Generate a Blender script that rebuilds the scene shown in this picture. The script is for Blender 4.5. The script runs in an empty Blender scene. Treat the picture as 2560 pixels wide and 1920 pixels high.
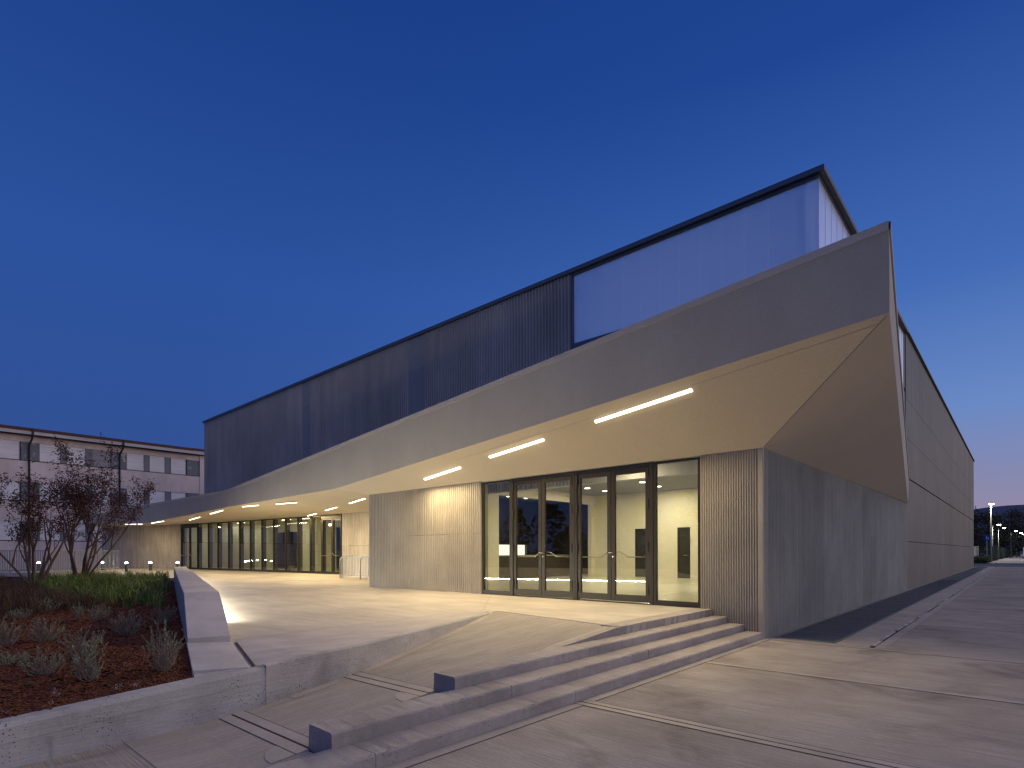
import bpy, math, random
from mathutils import Vector, Matrix, noise
R = math.radians
random.seed(7)
sc = bpy.context.scene
col = sc.collection

# ------------------------------------------------------------------ camera
cd = bpy.data.cameras.new('camera'); cam = bpy.data.objects.new('camera', cd); col.objects.link(cam)
cd.sensor_width = 36.0; cd.lens = 36.0 * 1416 / 2560
cd.shift_y = (1381.6 - 960) / 2560
cd.clip_start = 0.05; cd.clip_end = 6000
YAW = math.atan2(0.66827, 0.74392)
cam.matrix_world = (Matrix.Translation((3.65, -11.21, 1.65)) @ Matrix.Rotation(YAW, 4, 'Z')
                    @ Matrix.Rotation(R(90), 4, 'X') @ Matrix.Rotation(R(-0.16), 4, 'Z'))
sc.camera = cam

# ------------------------------------------------------------------ node helpers
def nd(nt, t, ins=None, **kw):
    n = nt.nodes.new(t)
    for k, v in kw.items(): setattr(n, k, v)
    if ins:
        for k, v in ins.items():
            s = n.inputs[k]
            if isinstance(v, bpy.types.NodeSocket): nt.links.new(v, s)
            else: s.default_value = v
    return n
def mth(nt, op, a, b=None, c=None, clamp=False):
    n = nt.nodes.new('ShaderNodeMath'); n.operation = op; n.use_clamp = clamp
    for i, v in enumerate((a, b, c)):
        if v is None: continue
        if isinstance(v, bpy.types.NodeSocket): nt.links.new(v, n.inputs[i])
        else: n.inputs[i].default_value = v
    return n.outputs[0]
def mixc(nt, f, a, b, mode='MIX'):
    n = nt.nodes.new('ShaderNodeMix'); n.data_type = 'RGBA'; n.blend_type = mode
    for i, v in ((0, f), (6, a), (7, b)):
        if isinstance(v, bpy.types.NodeSocket): nt.links.new(v, n.inputs[i])
        else: n.inputs[i].default_value = (*v, 1) if isinstance(v, tuple) and len(v) == 3 else v
    return n.outputs[2]
def ramp(nt, f, stops, interp='LINEAR'):
    n = nt.nodes.new('ShaderNodeValToRGB'); nt.links.new(f, n.inputs[0]); n.color_ramp.interpolation = interp
    e = n.color_ramp.elements
    while len(e) < len(stops): e.new(0.5)
    for i, (p, c) in enumerate(stops):
        e[i].position = p; e[i].color = (*c, 1) if len(c) == 3 else c
    return n.outputs[0]
def rng(nt, v, a, b, c=0.0, d=1.0, smooth=True):
    n = nt.nodes.new('ShaderNodeMapRange'); n.interpolation_type = 'SMOOTHSTEP' if smooth else 'LINEAR'
    nt.links.new(v, n.inputs[0])
    for i, x in enumerate((a, b, c, d)): n.inputs[i + 1].default_value = x
    return n.outputs[0]

# ------------------------------------------------------------------ sky (dusk): deep blue away from the afterglow, lavender and rose near it
w = bpy.data.worlds.new('World'); sc.world = w; w.use_nodes = True
nt = w.node_tree; nt.nodes.clear()
tc = nd(nt, 'ShaderNodeTexCoord')
sep = nd(nt, 'ShaderNodeSeparateXYZ', {0: tc.outputs['Generated']})
hx, hy, hz = sep.outputs
hl = mth(nt, 'SQRT', mth(nt, 'ADD', mth(nt, 'MULTIPLY', hx, hx), mth(nt, 'ADD', mth(nt, 'MULTIPLY', hy, hy), 1e-4)))
GX, GY = 0.80, 0.60                                   # azimuth of the afterglow
az = mth(nt, 'DIVIDE', mth(nt, 'ADD', mth(nt, 'MULTIPLY', hx, GX), mth(nt, 'MULTIPLY', hy, GY)), hl)
el = mth(nt, 'MAXIMUM', hz, 0.0)
dark = ramp(nt, el, [(0.0, (.060, .100, .29)), (0.16, (.032, .083, .297)), (0.40, (.025, .085, .338)), (0.75, (.0074, .042, .222)), (1.0, (.006, .034, .18))])
glow = ramp(nt, el, [(0.0, (.36, .255, .33)), (0.08, (.26, .25, .40)), (0.20, (.14, .25, .55)), (0.36, (.057, .150, .465)), (0.62, (.0145, .060, .295)), (1.0, (.006, .034, .18))])
warm = ramp(nt, el, [(0.0, (2.2, 1.58, 1.12)), (0.12, (1.65, 1.38, 1.15)), (0.30, (.62, .62, .76)), (0.55, (.13, .20, .46)), (1.0, (.006, .034, .18))])
f1 = rng(nt, az, -0.62, 0.62); f2 = rng(nt, az, 0.68, 0.98)
skyc = mixc(nt, f2, mixc(nt, f1, dark, glow), warm)
grd = rng(nt, hz, -0.03, 0.0)
skyc = mixc(nt, grd, (.05, .05, .06), skyc)
bg = nd(nt, 'ShaderNodeBackground', {'Color': skyc, 'Strength': 1.0})
nd(nt, 'ShaderNodeOutputWorld', {0: bg.outputs[0]})

# broad soft light of the afterglow (the sun itself is below the horizon)
sl = bpy.data.lights.new('afterglow_sun', 'SUN'); so = bpy.data.objects.new('afterglow_sun', sl); col.objects.link(so)
sl.energy = 0.52; sl.angle = R(60); sl.color = (1.0, .80, .60)
so.rotation_euler = Vector((-0.42, 0.03, -0.905)).to_track_quat('-Z', 'Y').to_euler()

sc.view_settings.view_transform = 'Standard'; sc.view_settings.look = 'None'
sc.view_settings.exposure = 0.0; sc.view_settings.gamma = 1.0
sc.cycles.use_denoising = True; sc.cycles.denoising_prefilter = 'NONE'; sc.cycles.pixel_filter_type = 'BLACKMAN_HARRIS'; sc.cycles.filter_width = 1.4
sc.cycles.max_bounces = 10; sc.cycles.diffuse_bounces = 4; sc.cycles.glossy_bounces = 5; sc.cycles.transparent_max_bounces = 16; sc.cycles.transmission_bounces = 6
sc.cycles.caustics_reflective = False; sc.cycles.caustics_refractive = False
sc.cycles.sample_clamp_indirect = 4.0; sc.cycles.light_sampling_threshold = 0.004

# ------------------------------------------------------------------ materials
def newmat(name):
    m = bpy.data.materials.new(name); m.use_nodes = True; nt = m.node_tree; nt.nodes.clear()
    out = nd(nt, 'ShaderNodeOutputMaterial'); return m, nt, out
def plain(name, c, rough=.5, metal=0.0, var=0.0, vs=3.0, spec=.5):
    m, nt, out = newmat(name)
    b = nd(nt, 'ShaderNodeBsdfPrincipled', {'Roughness': rough, 'Metallic': metal, 'Specular IOR Level': spec})
    if var:
        t = nd(nt, 'ShaderNodeTexCoord'); n = nd(nt, 'ShaderNodeTexNoise', {'Vector': t.outputs['Object'], 'Scale': vs, 'Detail': 4})
        nt.links.new(mixc(nt, n.outputs[0], tuple(x * (1 - var) for x in c), tuple(min(1, x * (1 + var)) for x in c)), b.inputs['Base Color'])
    else: b.inputs['Base Color'].default_value = (*c, 1)
    nt.links.new(b.outputs[0], out.inputs[0]); return m
def emit(name, c, s, sample=False):
    m, nt, out = newmat(name)
    m.cycles.emission_sampling = 'AUTO' if sample else 'NONE'
    e = nd(nt, 'ShaderNodeEmission', {'Color': (*c, 1), 'Strength': s}); nt.links.new(e.outputs[0], out.inputs[0]); return m
def concrete(name, c, var=.22, blot=.9, streak=None, samt=.25, line=None, lamt=.0, pits=0.0, panel=None, bump=.25, rough=.82, stain=.0, spec=.35, wet=0.0):
    """cast concrete: cloudy blotches, directional streaks, fine grain, air holes, tone steps between panels"""
    m, nt, out = newmat(name)
    t = nd(nt, 'ShaderNodeTexCoord'); V = t.outputs['Object']
    n1 = nd(nt, 'ShaderNodeTexNoise', {'Vector': V, 'Scale': blot, 'Detail': 6, 'Roughness': .6}).outputs[0]
    n2 = nd(nt, 'ShaderNodeTexNoise', {'Vector': V, 'Scale': 34, 'Detail': 5, 'Roughness': .7}).outputs[0]
    val = mth(nt, 'ADD', 1 - var, mth(nt, 'MULTIPLY', rng(nt, n1, .28, .72), 2 * var))
    val = mth(nt, 'MULTIPLY', val, mth(nt, 'ADD', .76, mth(nt, 'MULTIPLY', n2, .48)))
    h = mth(nt, 'MULTIPLY', n2, .5)
    if streak:
        mp = nd(nt, 'ShaderNodeMapping', {'Vector': V, 'Scale': streak})
        s1 = nd(nt, 'ShaderNodeTexNoise', {'Vector': mp.outputs[0], 'Scale': 1.0, 'Detail': 6, 'Roughness': .68}).outputs[0]
        val = mth(nt, 'MULTIPLY', val, mth(nt, 'ADD', 1 - samt, mth(nt, 'MULTIPLY', rng(nt, s1, .3, .7), 2 * samt)))
        h = mth(nt, 'ADD', h, s1)
    if line:                                   # fine brush or board lines
        mp = nd(nt, 'ShaderNodeMapping', {'Vector': V, 'Scale': line})
        s2 = nd(nt, 'ShaderNodeTexNoise', {'Vector': mp.outputs[0], 'Scale': 1.0, 'Detail': 3, 'Roughness': .75}).outputs[0]
        val = mth(nt, 'MULTIPLY', val, mth(nt, 'ADD', 1 - lamt, mth(nt, 'MULTIPLY', rng(nt, s2, .32, .68), 2 * lamt)))
        h = mth(nt, 'ADD', h, mth(nt, 'MULTIPLY', s2, 1.4))
    if panel:                                  # (axis, width, amount): every cast panel has a tone of its own
        sp = nd(nt, 'ShaderNodeSeparateXYZ', {0: V})
        fl = mth(nt, 'FLOOR', mth(nt, 'DIVIDE', sp.outputs[panel[0]], panel[1]))
        wn = nd(nt, 'ShaderNodeTexWhiteNoise', {'W': fl}, noise_dimensions='1D').outputs[0]
        val = mth(nt, 'MULTIPLY', val, mth(nt, 'ADD', 1 - panel[2], mth(nt, 'MULTIPLY', wn, 2 * panel[2])))
    if stain:
        n3 = nd(nt, 'ShaderNodeTexNoise', {'Vector': V, 'Scale': .8, 'Detail': 5, 'Roughness': .62, 'Distortion': .6}).outputs[0]
        val = mth(nt, 'MULTIPLY', val, mth(nt, 'SUBTRACT', 1.0, mth(nt, 'MULTIPLY', rng(nt, n3, .50, .74), stain)))
    if pits:
        vo = nd(nt, 'ShaderNodeTexVoronoi', {'Vector': V, 'Scale': 36, 'Randomness': 1.0})
        n4 = nd(nt, 'ShaderNodeTexNoise', {'Vector': V, 'Scale': 2.3, 'Detail': 2}).outputs[0]
        thr = mth(nt, 'MULTIPLY', rng(nt, n4, .38, .72), .25)
        pit = mth(nt, 'LESS_THAN', vo.outputs['Distance'], thr)
        val = mth(nt, 'MULTIPLY', val, mth(nt, 'SUBTRACT', 1.0, mth(nt, 'MULTIPLY', pit, pits)))
        h = mth(nt, 'SUBTRACT', h, mth(nt, 'MULTIPLY', pit, 1.2))
    hv = nd(nt, 'ShaderNodeHueSaturation', {'Color': (*c, 1), 'Value': val})
    tint = nd(nt, 'ShaderNodeTexNoise', {'Vector': V, 'Scale': .6, 'Detail': 3}).outputs[0]
    cc = mixc(nt, mth(nt, 'MULTIPLY', tint, .35), hv.outputs[0], mixc(nt, 1.0, hv.outputs[0], (1.06, .99, .90), 'MULTIPLY'))
    bp = nd(nt, 'ShaderNodeBump', {'Height': h, 'Strength': bump, 'Distance': .012})
    b = nd(nt, 'ShaderNodeBsdfPrincipled', {'Base Color': cc, 'Roughness': rough, 'Specular IOR Level': spec, 'Normal': bp.outputs[0]})
    nt.links.new(b.outputs[0], out.inputs[0]); return m
def leafy(name, cols, scale=3.0, rough=.55):
    m, nt, out = newmat(name)
    t = nd(nt, 'ShaderNodeTexCoord'); n = nd(nt, 'ShaderNodeTexNoise', {'Vector': t.outputs['Object'], 'Scale': scale, 'Detail': 5, 'Roughness': .8}).outputs[0]
    k = len(cols) - 1
    c = ramp(nt, rng(nt, n, .28, .72, smooth=False), [(i / k, cc) for i, cc in enumerate(cols)])
    b = nd(nt, 'ShaderNodeBsdfPrincipled', {'Base Color': c, 'Roughness': rough, 'Specular IOR Level': .3})
    nt.links.new(b.outputs[0], out.inputs[0]); return m
def glass(name, tint, refl=1.7):
    m, nt, out = newmat(name)
    lw = nd(nt, 'ShaderNodeLayerWeight', {'Blend': .5})
    p = mth(nt, 'POWER', lw.outputs['Facing'], 5.0)
    fr = mth(nt, 'MULTIPLY', mth(nt, 'ADD', .04, mth(nt, 'MULTIPLY', p, .96)), refl, clamp=True)
    tr = nd(nt, 'ShaderNodeBsdfTransparent', {'Color': (*tint, 1)})
    gl = nd(nt, 'ShaderNodeBsdfGlossy', {'Color': (.93, .97, .95, 1), 'Roughness': 0.0})
    mx = nd(nt, 'ShaderNodeMixShader', {0: fr, 1: tr.outputs[0], 2: gl.outputs[0]})
    nt.links.new(mx.outputs[0], out.inputs[0]); return m

M = {}
M['plaza'] = concrete('plaza_concrete', (.46, .425, .385), var=.13, blot=.55, streak=(.5, 2.2, 1), samt=.12, line=(1.2, 14, 1), lamt=.07, bump=.05, rough=.62, stain=.10, spec=.4)
M['plaza_edge'] = concrete('plaza_edge_concrete', (.47, .44, .43), var=.14, blot=.9, streak=(3, 1.0, 1), samt=.10, bump=.06, rough=.7, stain=.22)
M['forecourt'] = concrete('forecourt_broomed_concrete', (.36, .332, .302), var=.21, blot=.5, streak=(.3, 3, 1), samt=.06, line=(1.6, 80, 1), lamt=.19, bump=.6, rough=.85, stain=.40)
M['ramp'] = concrete('ramp_broomed_concrete', (.36, .335, .305), var=.10, blot=.6, streak=(4, .4, 1), samt=.06, line=(76, 1.4, 1), lamt=.17, bump=.5, rough=.85)
M['band'] = concrete('smooth_band_concrete', (.40, .37, .34), var=.16, blot=1.2, bump=.05, rough=.7, stain=.1)
M['step'] = concrete('step_concrete', (.36, .335, .325), var=.18, blot=1.1, streak=(1.5, 1.5, 5), samt=.10, pits=.5, bump=.3, rough=.85, stain=.16)
M['riser'] = M['step']
M['retain'] = concrete('board_cast_concrete', (.44, .43, .43), var=.17, blot=1.4, streak=(1.0, 1.0, 7), samt=.05, line=(3, 3, 60), lamt=.03, pits=.75, bump=.4, rough=.85, stain=.30)
M['lowwall'] = concrete('precast_concrete', (.50, .475, .46), var=.12, blot=1.3, streak=(1.5, 4, 1), samt=.07, bump=.08, rough=.5, stain=.12, spec=.5)
M['ribbed'] = concrete('ribbed_concrete', (.415, .385, .335), var=.11, blot=.75, streak=(2.5, 2.5, .45), samt=.05, bump=.3, rough=.82, stain=.07)
M['ribside'] = concrete('ribbed_side_concrete', (.365, .37, .325), var=.12, blot=.7, streak=(2.0, 7.0, .3), samt=.11, bump=.25, rough=.6, panel=(1, 2.27, .10), spec=.5)
M['board'] = concrete('board_marked_concrete', (.44, .41, .385), var=.14, blot=.9, streak=(9, 9, .35), samt=.16, line=(26, 26, .8), lamt=.17, pits=.35, bump=.35, rough=.8)
M['panel'] = concrete('panel_concrete', (.098, .099, .104), var=.20, blot=.35, streak=(2, 3.2, .16), samt=.22, line=(2, 16, .2), lamt=.06, bump=.12, rough=.58, panel=(1, 3.137, .16), spec=.5)
M['plaster'] = concrete('canopy_plaster', (.48, .455, .385), var=.06, blot=.45, streak=(1.2, 1.2, .25), samt=.035, bump=.06, rough=.75)
M['soffit'] = concrete('soffit_plaster', (.64, .575, .46), var=.035, blot=.35, bump=.03, rough=.8)
M['upper'] = concrete('upper_ribbed_concrete', (.50, .475, .45), var=.13, blot=.2, streak=(1.4, 1, .18), samt=.10, bump=.15, rough=.75, panel=(0, 3.4, .05), stain=.10)
M['louvre'] = plain('louvre_grey', (.46, .46, .46), .7, 0.0, .1)
M['cap'] = plain('roof_cap_metal', (.17, .175, .185), .45, .6, .08)
M['bronze'] = plain('bronze_frame', (.042, .036, .030), .42, .45, .08)
M['darkmetal'] = plain('dark_metal', (.03, .03, .032), .45, .6)
M['steel'] = plain('galvanised_steel', (.52, .53, .53), .38, .8, .12, 8)
M['brushed'] = plain('brushed_steel', (.60, .58, .54), .3, .95)
M['glass'] = glass('clear_glass', (.93, .945, .885))
M['gap'] = plain('dark_gap', (.030, .029, .030), .9)
M['cream'] = plain('cream_wall_paint', (.76, .71, .59), .75, 0, .04, 1.5)
M['cream2'] = plain('hall_wall_paint', (.62, .60, .44), .8, 0, .05, 1.5)
M['ceil'] = plain('ceiling_paint', (.30, .29, .24), .8)
M['lfloor'] = plain('lobby_resin_floor', (.52, .49, .40), .28, 0, .12, .8)
M['darkwood'] = plain('dark_brown_panel', (.045, .032, .024), .5, 0, .2)
M['lampwarm'] = emit('warm_lamp', (1.0, .84, .58), 7)
M['led'] = emit('led_strip', (1.0, .95, .80), 6)
M['bollamp'] = emit('bollard_lamp', (1.0, .97, .86), 60, True)
M['downl'] = emit('downlight', (1.0, .94, .80), 8)
M['hall'] = emit('hall_lamp', (1.0, .93, .70), 5)
M['glowfloor'] = emit('added_glow_below', (.76, .84, 1.0), 2.7)  # this and the next: glow added to light the polycarbonate from inside
M['glowwall'] = emit('added_glow_side', (.84, .88, 1.0), 5.0)
M['hatch'] = emit('lit_hatch', (1.0, .93, .76), 1.6)
M['spot'] = emit('spot_lamp', (1.0, .88, .62), 40)
M['street'] = emit('street_lamp_light', (1.0, .93, .70), 30)
M['alu'] = plain('aluminium', (.6, .6, .6), .4, .7)
M['mulch'] = leafy('bark_mulch', [(.008, .005, .005), (.030, .011, .008), (.060, .020, .011), (.018, .008, .007)], 30, .9)
M['chip'] = leafy('bark_chips', [(.014, .007, .007), (.075, .022, .011), (.20, .062, .022), (.03, .012, .010), (.10, .03, .014), (.34, .18, .08)], 45, .85)
M['bark'] = leafy('tree_bark', [(.06, .036, .03), (.17, .105, .085), (.11, .065, .055)], 9, .8)
M['redleaf'] = leafy('autumn_leaves', [(.018, .011, .011), (.060, .024, .020), (.12, .042, .026), (.035, .016, .015), (.16, .075, .045)], 2.3, .6)
M['grass'] = leafy('ornamental_grass', [(.06, .10, .02), (.20, .25, .055), (.10, .16, .035), (.36, .33, .12)], 7, .5)
M['drygrass'] = leafy('dry_grass', [(.05, .03, .022), (.10, .06, .04), (.06, .045, .03)], 4, .7)
M['sage'] = leafy('grey_green_leaves', [(.13, .16, .11), (.27, .31, .21), (.18, .22, .14)], 9, .6)
M['sprig'] = leafy('fresh_green_leaves', [(.06, .12, .03), (.10, .17, .05)], 9, .5)
M['stem'] = leafy('woody_stems', [(.14, .11, .10), (.30, .25, .22)], 12, .8)
M['petal'] = leafy('white_petals', [(.62, .56, .52), (.80, .76, .72)], 12, .6)
M['darkleaf'] = leafy('dark_leaves', [(.02, .03, .018), (.05, .065, .035)], 12, .5)
M['fartree'] = leafy('far_foliage', [(.010, .014, .010), (.030, .038, .022), (.018, .022, .014)], .35, .7)
M['verge'] = leafy('verge_grass', [(.045, .075, .018), (.09, .13, .03)], 1.0, .7)
M['terrain'] = concrete('dark_ground', (.085, .085, .085), var=.25, blot=.05, rough=.9, bump=.1)
M['asphalt'] = concrete('asphalt', (.075, .077, .085), var=.2, blot=.2, rough=.85, bump=.2)
M['walk'] = concrete('pavement_concrete', (.36, .34, .32), var=.12, blot=.3, rough=.85, bump=.1)
M['hill'] = plain('far_hill', (.055, .075, .13), .95)
M['paint'] = concrete('painted_render', (.78, .65, .61), var=.10, blot=.25, streak=(1, 1.2, .2), samt=.10, bump=.06, rough=.85)
M['shutter'] = concrete('roller_shutter', (.90, .86, .86), var=.06, blot=.8, line=(.2, .2, 18), lamt=.10, bump=.3, rough=.6)
M['shutter2'] = concrete('grey_roller_shutter', (.36, .35, .37), var=.06, blot=.8, line=(.2, .2, 18), lamt=.22, bump=.3, rough=.6)
M['frame'] = plain('window_frame_paint', (.30, .25, .25), .6)
M['redroof'] = plain('red_brown_roof', (.085, .030, .028), .6, .2, .15)
M['eave'] = plain('dark_eave', (.035, .030, .032), .8)
M['fasciaw'] = concrete('white_fascia_boards', (.52, .50, .51), var=.05, blot=.8, line=(.3, .3, 11), lamt=.2, bump=.2, rough=.7)
M['greenfence'] = plain('green_fence', (.018, .045, .032), .5, .3)
M['signblue'] = plain('sign_blue', (.02, .06, .34), .4)
M['white'] = plain('white_paint', (.75, .75, .75), .5)
M['cabw'] = plain('cabinet_white', (.62, .60, .56), .6, 0, .08)
M['vanw'] = plain('van_white', (.55, .56, .60), .35)
M['rubber'] = plain('rubber', (.02, .02, .02), .8)
M['foam'] = concrete('joint_filler', (.42, .42, .43), var=.5, blot=3.0, rough=.9, bump=.5)
# peeling grey panels of the old building
def peel():
    m, nt, out = newmat('peeling_grey_panel')
    t = nd(nt, 'ShaderNodeTexCoord'); V = t.outputs['Object']
    n = nd(nt, 'ShaderNodeTexNoise', {'Vector': V, 'Scale': 1.5, 'Detail': 8, 'Roughness': .62, 'Distortion': .4}).outputs[0]
    n2 = nd(nt, 'ShaderNodeTexNoise', {'Vector': V, 'Scale': .6, 'Detail': 2}).outputs[0]
    f = mth(nt, 'MULTIPLY', rng(nt, n, .52, .56), rng(nt, n2, .50, .58))
    c = mixc(nt, f, (.21, .22, .245), (.58, .50, .50))
    b = nd(nt, 'ShaderNodeBsdfPrincipled', {'Base Color': c, 'Roughness': .75}); nt.links.new(b.outputs[0], out.inputs[0]); return m
M['peel'] = peel()
M['greyp'] = plain('grey_window_panel', (.22, .235, .26), .6, 0, .12)
# multiwall polycarbonate: diffuse light passes, a dull sheen of the sky on it
def polyc():
    m, nt, out = newmat('polycarbonate')
    t = nd(nt, 'ShaderNodeTexCoord'); V = t.outputs['Object']
    mp = nd(nt, 'ShaderNodeMapping', {'Vector': V, 'Scale': (14, 14, .05)})
    n = nd(nt, 'ShaderNodeTexNoise', {'Vector': mp.outputs[0], 'Scale': 1, 'Detail': 3}).outputs[0]
    c = mixc(nt, mth(nt, 'ADD', mth(nt, 'MULTIPLY', n, .85), mth(nt, 'MULTIPLY', nd(nt, 'ShaderNodeTexWhiteNoise', {'W': mth(nt, 'FLOOR', mth(nt, 'DIVIDE', nd(nt, 'ShaderNodeSeparateXYZ', {0: V}).outputs[0], .616))}, noise_dimensions='1D').outputs[0], .10)), (.70, .73, .83), (.88, .89, .96))
    sp = nd(nt, 'ShaderNodeSeparateXYZ', {0: V}).outputs[0]
    c = mixc(nt, mth(nt, 'MULTIPLY', mth(nt, 'LESS_THAN', mth(nt, 'FRACT', mth(nt, 'DIVIDE', sp, .616)), .05), .8), c, (.98, .98, 1.0))
    d = nd(nt, 'ShaderNodeBsdfDiffuse', {'Color': c}); tl = nd(nt, 'ShaderNodeBsdfTranslucent', {'Color': c})
    tr = nd(nt, 'ShaderNodeBsdfTransparent', {'Color': (.8, .82, .92, 1)})
    g = nd(nt, 'ShaderNodeBsdfGlossy', {'Color': (.9, .9, 1, 1), 'Roughness': .30})
    a = nd(nt, 'ShaderNodeMixShader', {0: .62, 1: d.outputs[0], 2: tl.outputs[0]})
    a2 = nd(nt, 'ShaderNodeMixShader', {0: .12, 1: a.outputs[0], 2: tr.outputs[0]})
    lw = nd(nt, 'ShaderNodeLayerWeight', {'Blend': .5})
    fr = mth(nt, 'ADD', .66, mth(nt, 'MULTIPLY', mth(nt, 'POWER', lw.outputs['Facing'], 3.0), .5), clamp=True)
    b = nd(nt, 'ShaderNodeMixShader', {0: fr, 1: a2.outputs[0], 2: g.outputs[0]})
    nt.links.new(b.outputs[0], out.inputs[0]); return m
M['poly'] = polyc()

# ------------------------------------------------------------------ mesh builder
class MB:
    def __init__(s): s.v = []; s.f = []
    def add(s, vs, fs):
        o = len(s.v); s.v += [tuple(p) for p in vs]; s.f += [tuple(i + o for i in f) for f in fs]; return s
    def quad(s, a, b, c, d): return s.add([a, b, c, d], [(0, 1, 2, 3)])
    def tri(s, a, b, c): return s.add([a, b, c], [(0, 1, 2)])
    def box(s, x0, x1, y0, y1, z0, z1):
        return s.add([(x0, y0, z0), (x1, y0, z0), (x1, y1, z0), (x0, y1, z0), (x0, y0, z1), (x1, y0, z1), (x1, y1, z1), (x0, y1, z1)],
                     [(3, 2, 1, 0), (4, 5, 6, 7), (0, 1, 5, 4), (1, 2, 6, 5), (2, 3, 7, 6), (3, 0, 4, 7)])
    def prism(s, poly, z0, z1):
        n = len(poly); g = lambda z, p: z(p[0], p[1]) if callable(z) else z
        a = sum(poly[i][0] * poly[(i + 1) % n][1] - poly[(i + 1) % n][0] * poly[i][1] for i in range(n))
        if a < 0: poly = poly[::-1]
        return s.add([(p[0], p[1], g(z0, p)) for p in poly] + [(p[0], p[1], g(z1, p)) for p in poly],
                     [tuple(range(n - 1, -1, -1)), tuple(range(n, 2 * n))] + [(i, (i + 1) % n, n + (i + 1) % n, n + i) for i in range(n)])
    def sheet(s, poly, z):
        n = len(poly); g = lambda p: z(p[0], p[1]) if callable(z) else z
        a = sum(poly[i][0] * poly[(i + 1) % n][1] - poly[(i + 1) % n][0] * poly[i][1] for i in range(n))
        if a < 0: poly = poly[::-1]
        return s.add([(p[0], p[1], g(p)) for p in poly], [tuple(range(n))])
    def lbox(s, o, u, s0, s1, d0, d1, z0, z1):
        "box in the frame of a wall line: o plan origin, u unit plan direction, d to the left of u"
        n = (-u[1], u[0]); P = lambda a, d: (o[0] + u[0] * a + n[0] * d, o[1] + u[1] * a + n[1] * d)
        g = lambda z, a: z(a) if callable(z) else z
        q = [P(s0, d0), P(s1, d0), P(s1, d1), P(s0, d1)]; aa = (s0, s1, s1, s0)
        return s.add([(p[0], p[1], g(z0, a)) for p, a in zip(q, aa)] + [(p[0], p[1], g(z1, a)) for p, a in zip(q, aa)],
                     [(3, 2, 1, 0), (4, 5, 6, 7), (0, 1, 5, 4), (1, 2, 6, 5), (2, 3, 7, 6), (3, 0, 4, 7)])
    def beam(s, p, q, wd, ht, up=(0, 0, 1)):
        p, q = Vector(p), Vector(q); d = (q - p).normalized(); u = Vector(up)
        r = d.cross(u).normalized(); u = r.cross(d)
        vs = []
        for e in (p, q):
            for a, b in ((-1, -1), (1, -1), (1, 1), (-1, 1)): vs.append(e + r * (a * wd / 2) + u * (b * ht / 2))
        return s.add(vs, [(3, 2, 1, 0), (4, 5, 6, 7), (0, 1, 5, 4), (1, 2, 6, 5), (2, 3, 7, 6), (3, 0, 4, 7)])
    def tube(s, pts, rads, n=6, cap=True):
        pts = [Vector(p) for p in pts]
        if not isinstance(rads, (list, tuple)): rads = [rads] * len(pts)
        ref = None; vs = []; fs = []
        for i, p in enumerate(pts):
            d = (pts[min(i + 1, len(pts) - 1)] - pts[max(i - 1, 0)]).normalized()
            if ref is None: ref = d.orthogonal().normalized()
            ref = (ref - d * ref.dot(d)); ref = ref.normalized() if ref.length > 1e-6 else d.orthogonal().normalized()
            b = d.cross(ref)
            for k in range(n):
                a = 2 * math.pi * k / n; vs.append(p + (ref * math.cos(a) + b * math.sin(a)) * rads[i])
        for i in range(len(pts) - 1):
            for k in range(n):
                fs.append((i * n + k, i * n + (k + 1) % n, (i + 1) * n + (k + 1) % n, (i + 1) * n + k))
        if cap: fs += [tuple(range(n - 1, -1, -1)), tuple((len(pts) - 1) * n + k for k in range(n))]
        return s.add(vs, fs)
    def build(s, name, mat, parent=None, smooth=False, local=False, bevel=0.0):
        me = bpy.data.meshes.new(name); me.from_pydata(s.v, [], s.f); me.update()
        me.materials.append(M[mat] if isinstance(mat, str) else mat)
        if smooth: me.polygons.foreach_set('use_smooth', [True] * len(me.polygons))
        o = bpy.data.objects.new(name, me); col.objects.link(o)
        if parent is not None:
            o.parent = parent
            if not local:
                mw = parent.matrix_basis.copy()
                if parent.parent is not None: mw = parent.parent.matrix_basis @ parent.matrix_parent_inverse @ mw
                o.matrix_parent_inverse = mw.inverted()
        if bevel:
            bm = o.modifiers.new('bevel', 'BEVEL'); bm.width = bevel; bm.segments = 2; bm.limit_method = 'ANGLE'; bm.angle_limit = R(40)
        return o
def tag(o, label=None, cat=None, group=None, kind=None):
    if label: o['label'] = label
    if cat: o['category'] = cat
    if group: o['group'] = group
    if kind: o['kind'] = kind
    return o
def empty(name, loc, label, cat, group=None, rz=0.0):
    o = bpy.data.objects.new(name, None); col.objects.link(o); o.location = loc; o.rotation_euler = (0, 0, rz); o.empty_display_size = .2
    return tag(o, label, cat, group)
def children(o): return [c for c in bpy.data.objects if c.parent is o]
def struct(mb, name, mat, **k): return tag(mb.build(name, mat, **k), kind='structure')
def rough_bar(mb, prof, y0, y1, step=.12, j=.004, seed=0):
    "profile of (x, z) points swept along y with slightly worn, uneven arrises"
    rn = random.Random(seed); n = max(2, int(abs(y1 - y0) / step)); k = len(prof); vs = []; fs = []
    for i in range(n + 1):
        y = y0 + (y1 - y0) * i / n
        for (x, z, wear) in prof:
            w_ = j * wear
            vs.append((x + rn.uniform(-w_, w_), y, z - abs(rn.gauss(0, w_)) if wear else z))
    for i in range(n):
        for q in range(k):
            fs.append((i * k + q, (i + 1) * k + q, (i + 1) * k + (q + 1) % k, i * k + (q + 1) % k))
    fs += [tuple(range(k)), tuple(n * k + q for q in range(k - 1, -1, -1))]
    return mb.add(vs, fs)

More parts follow.
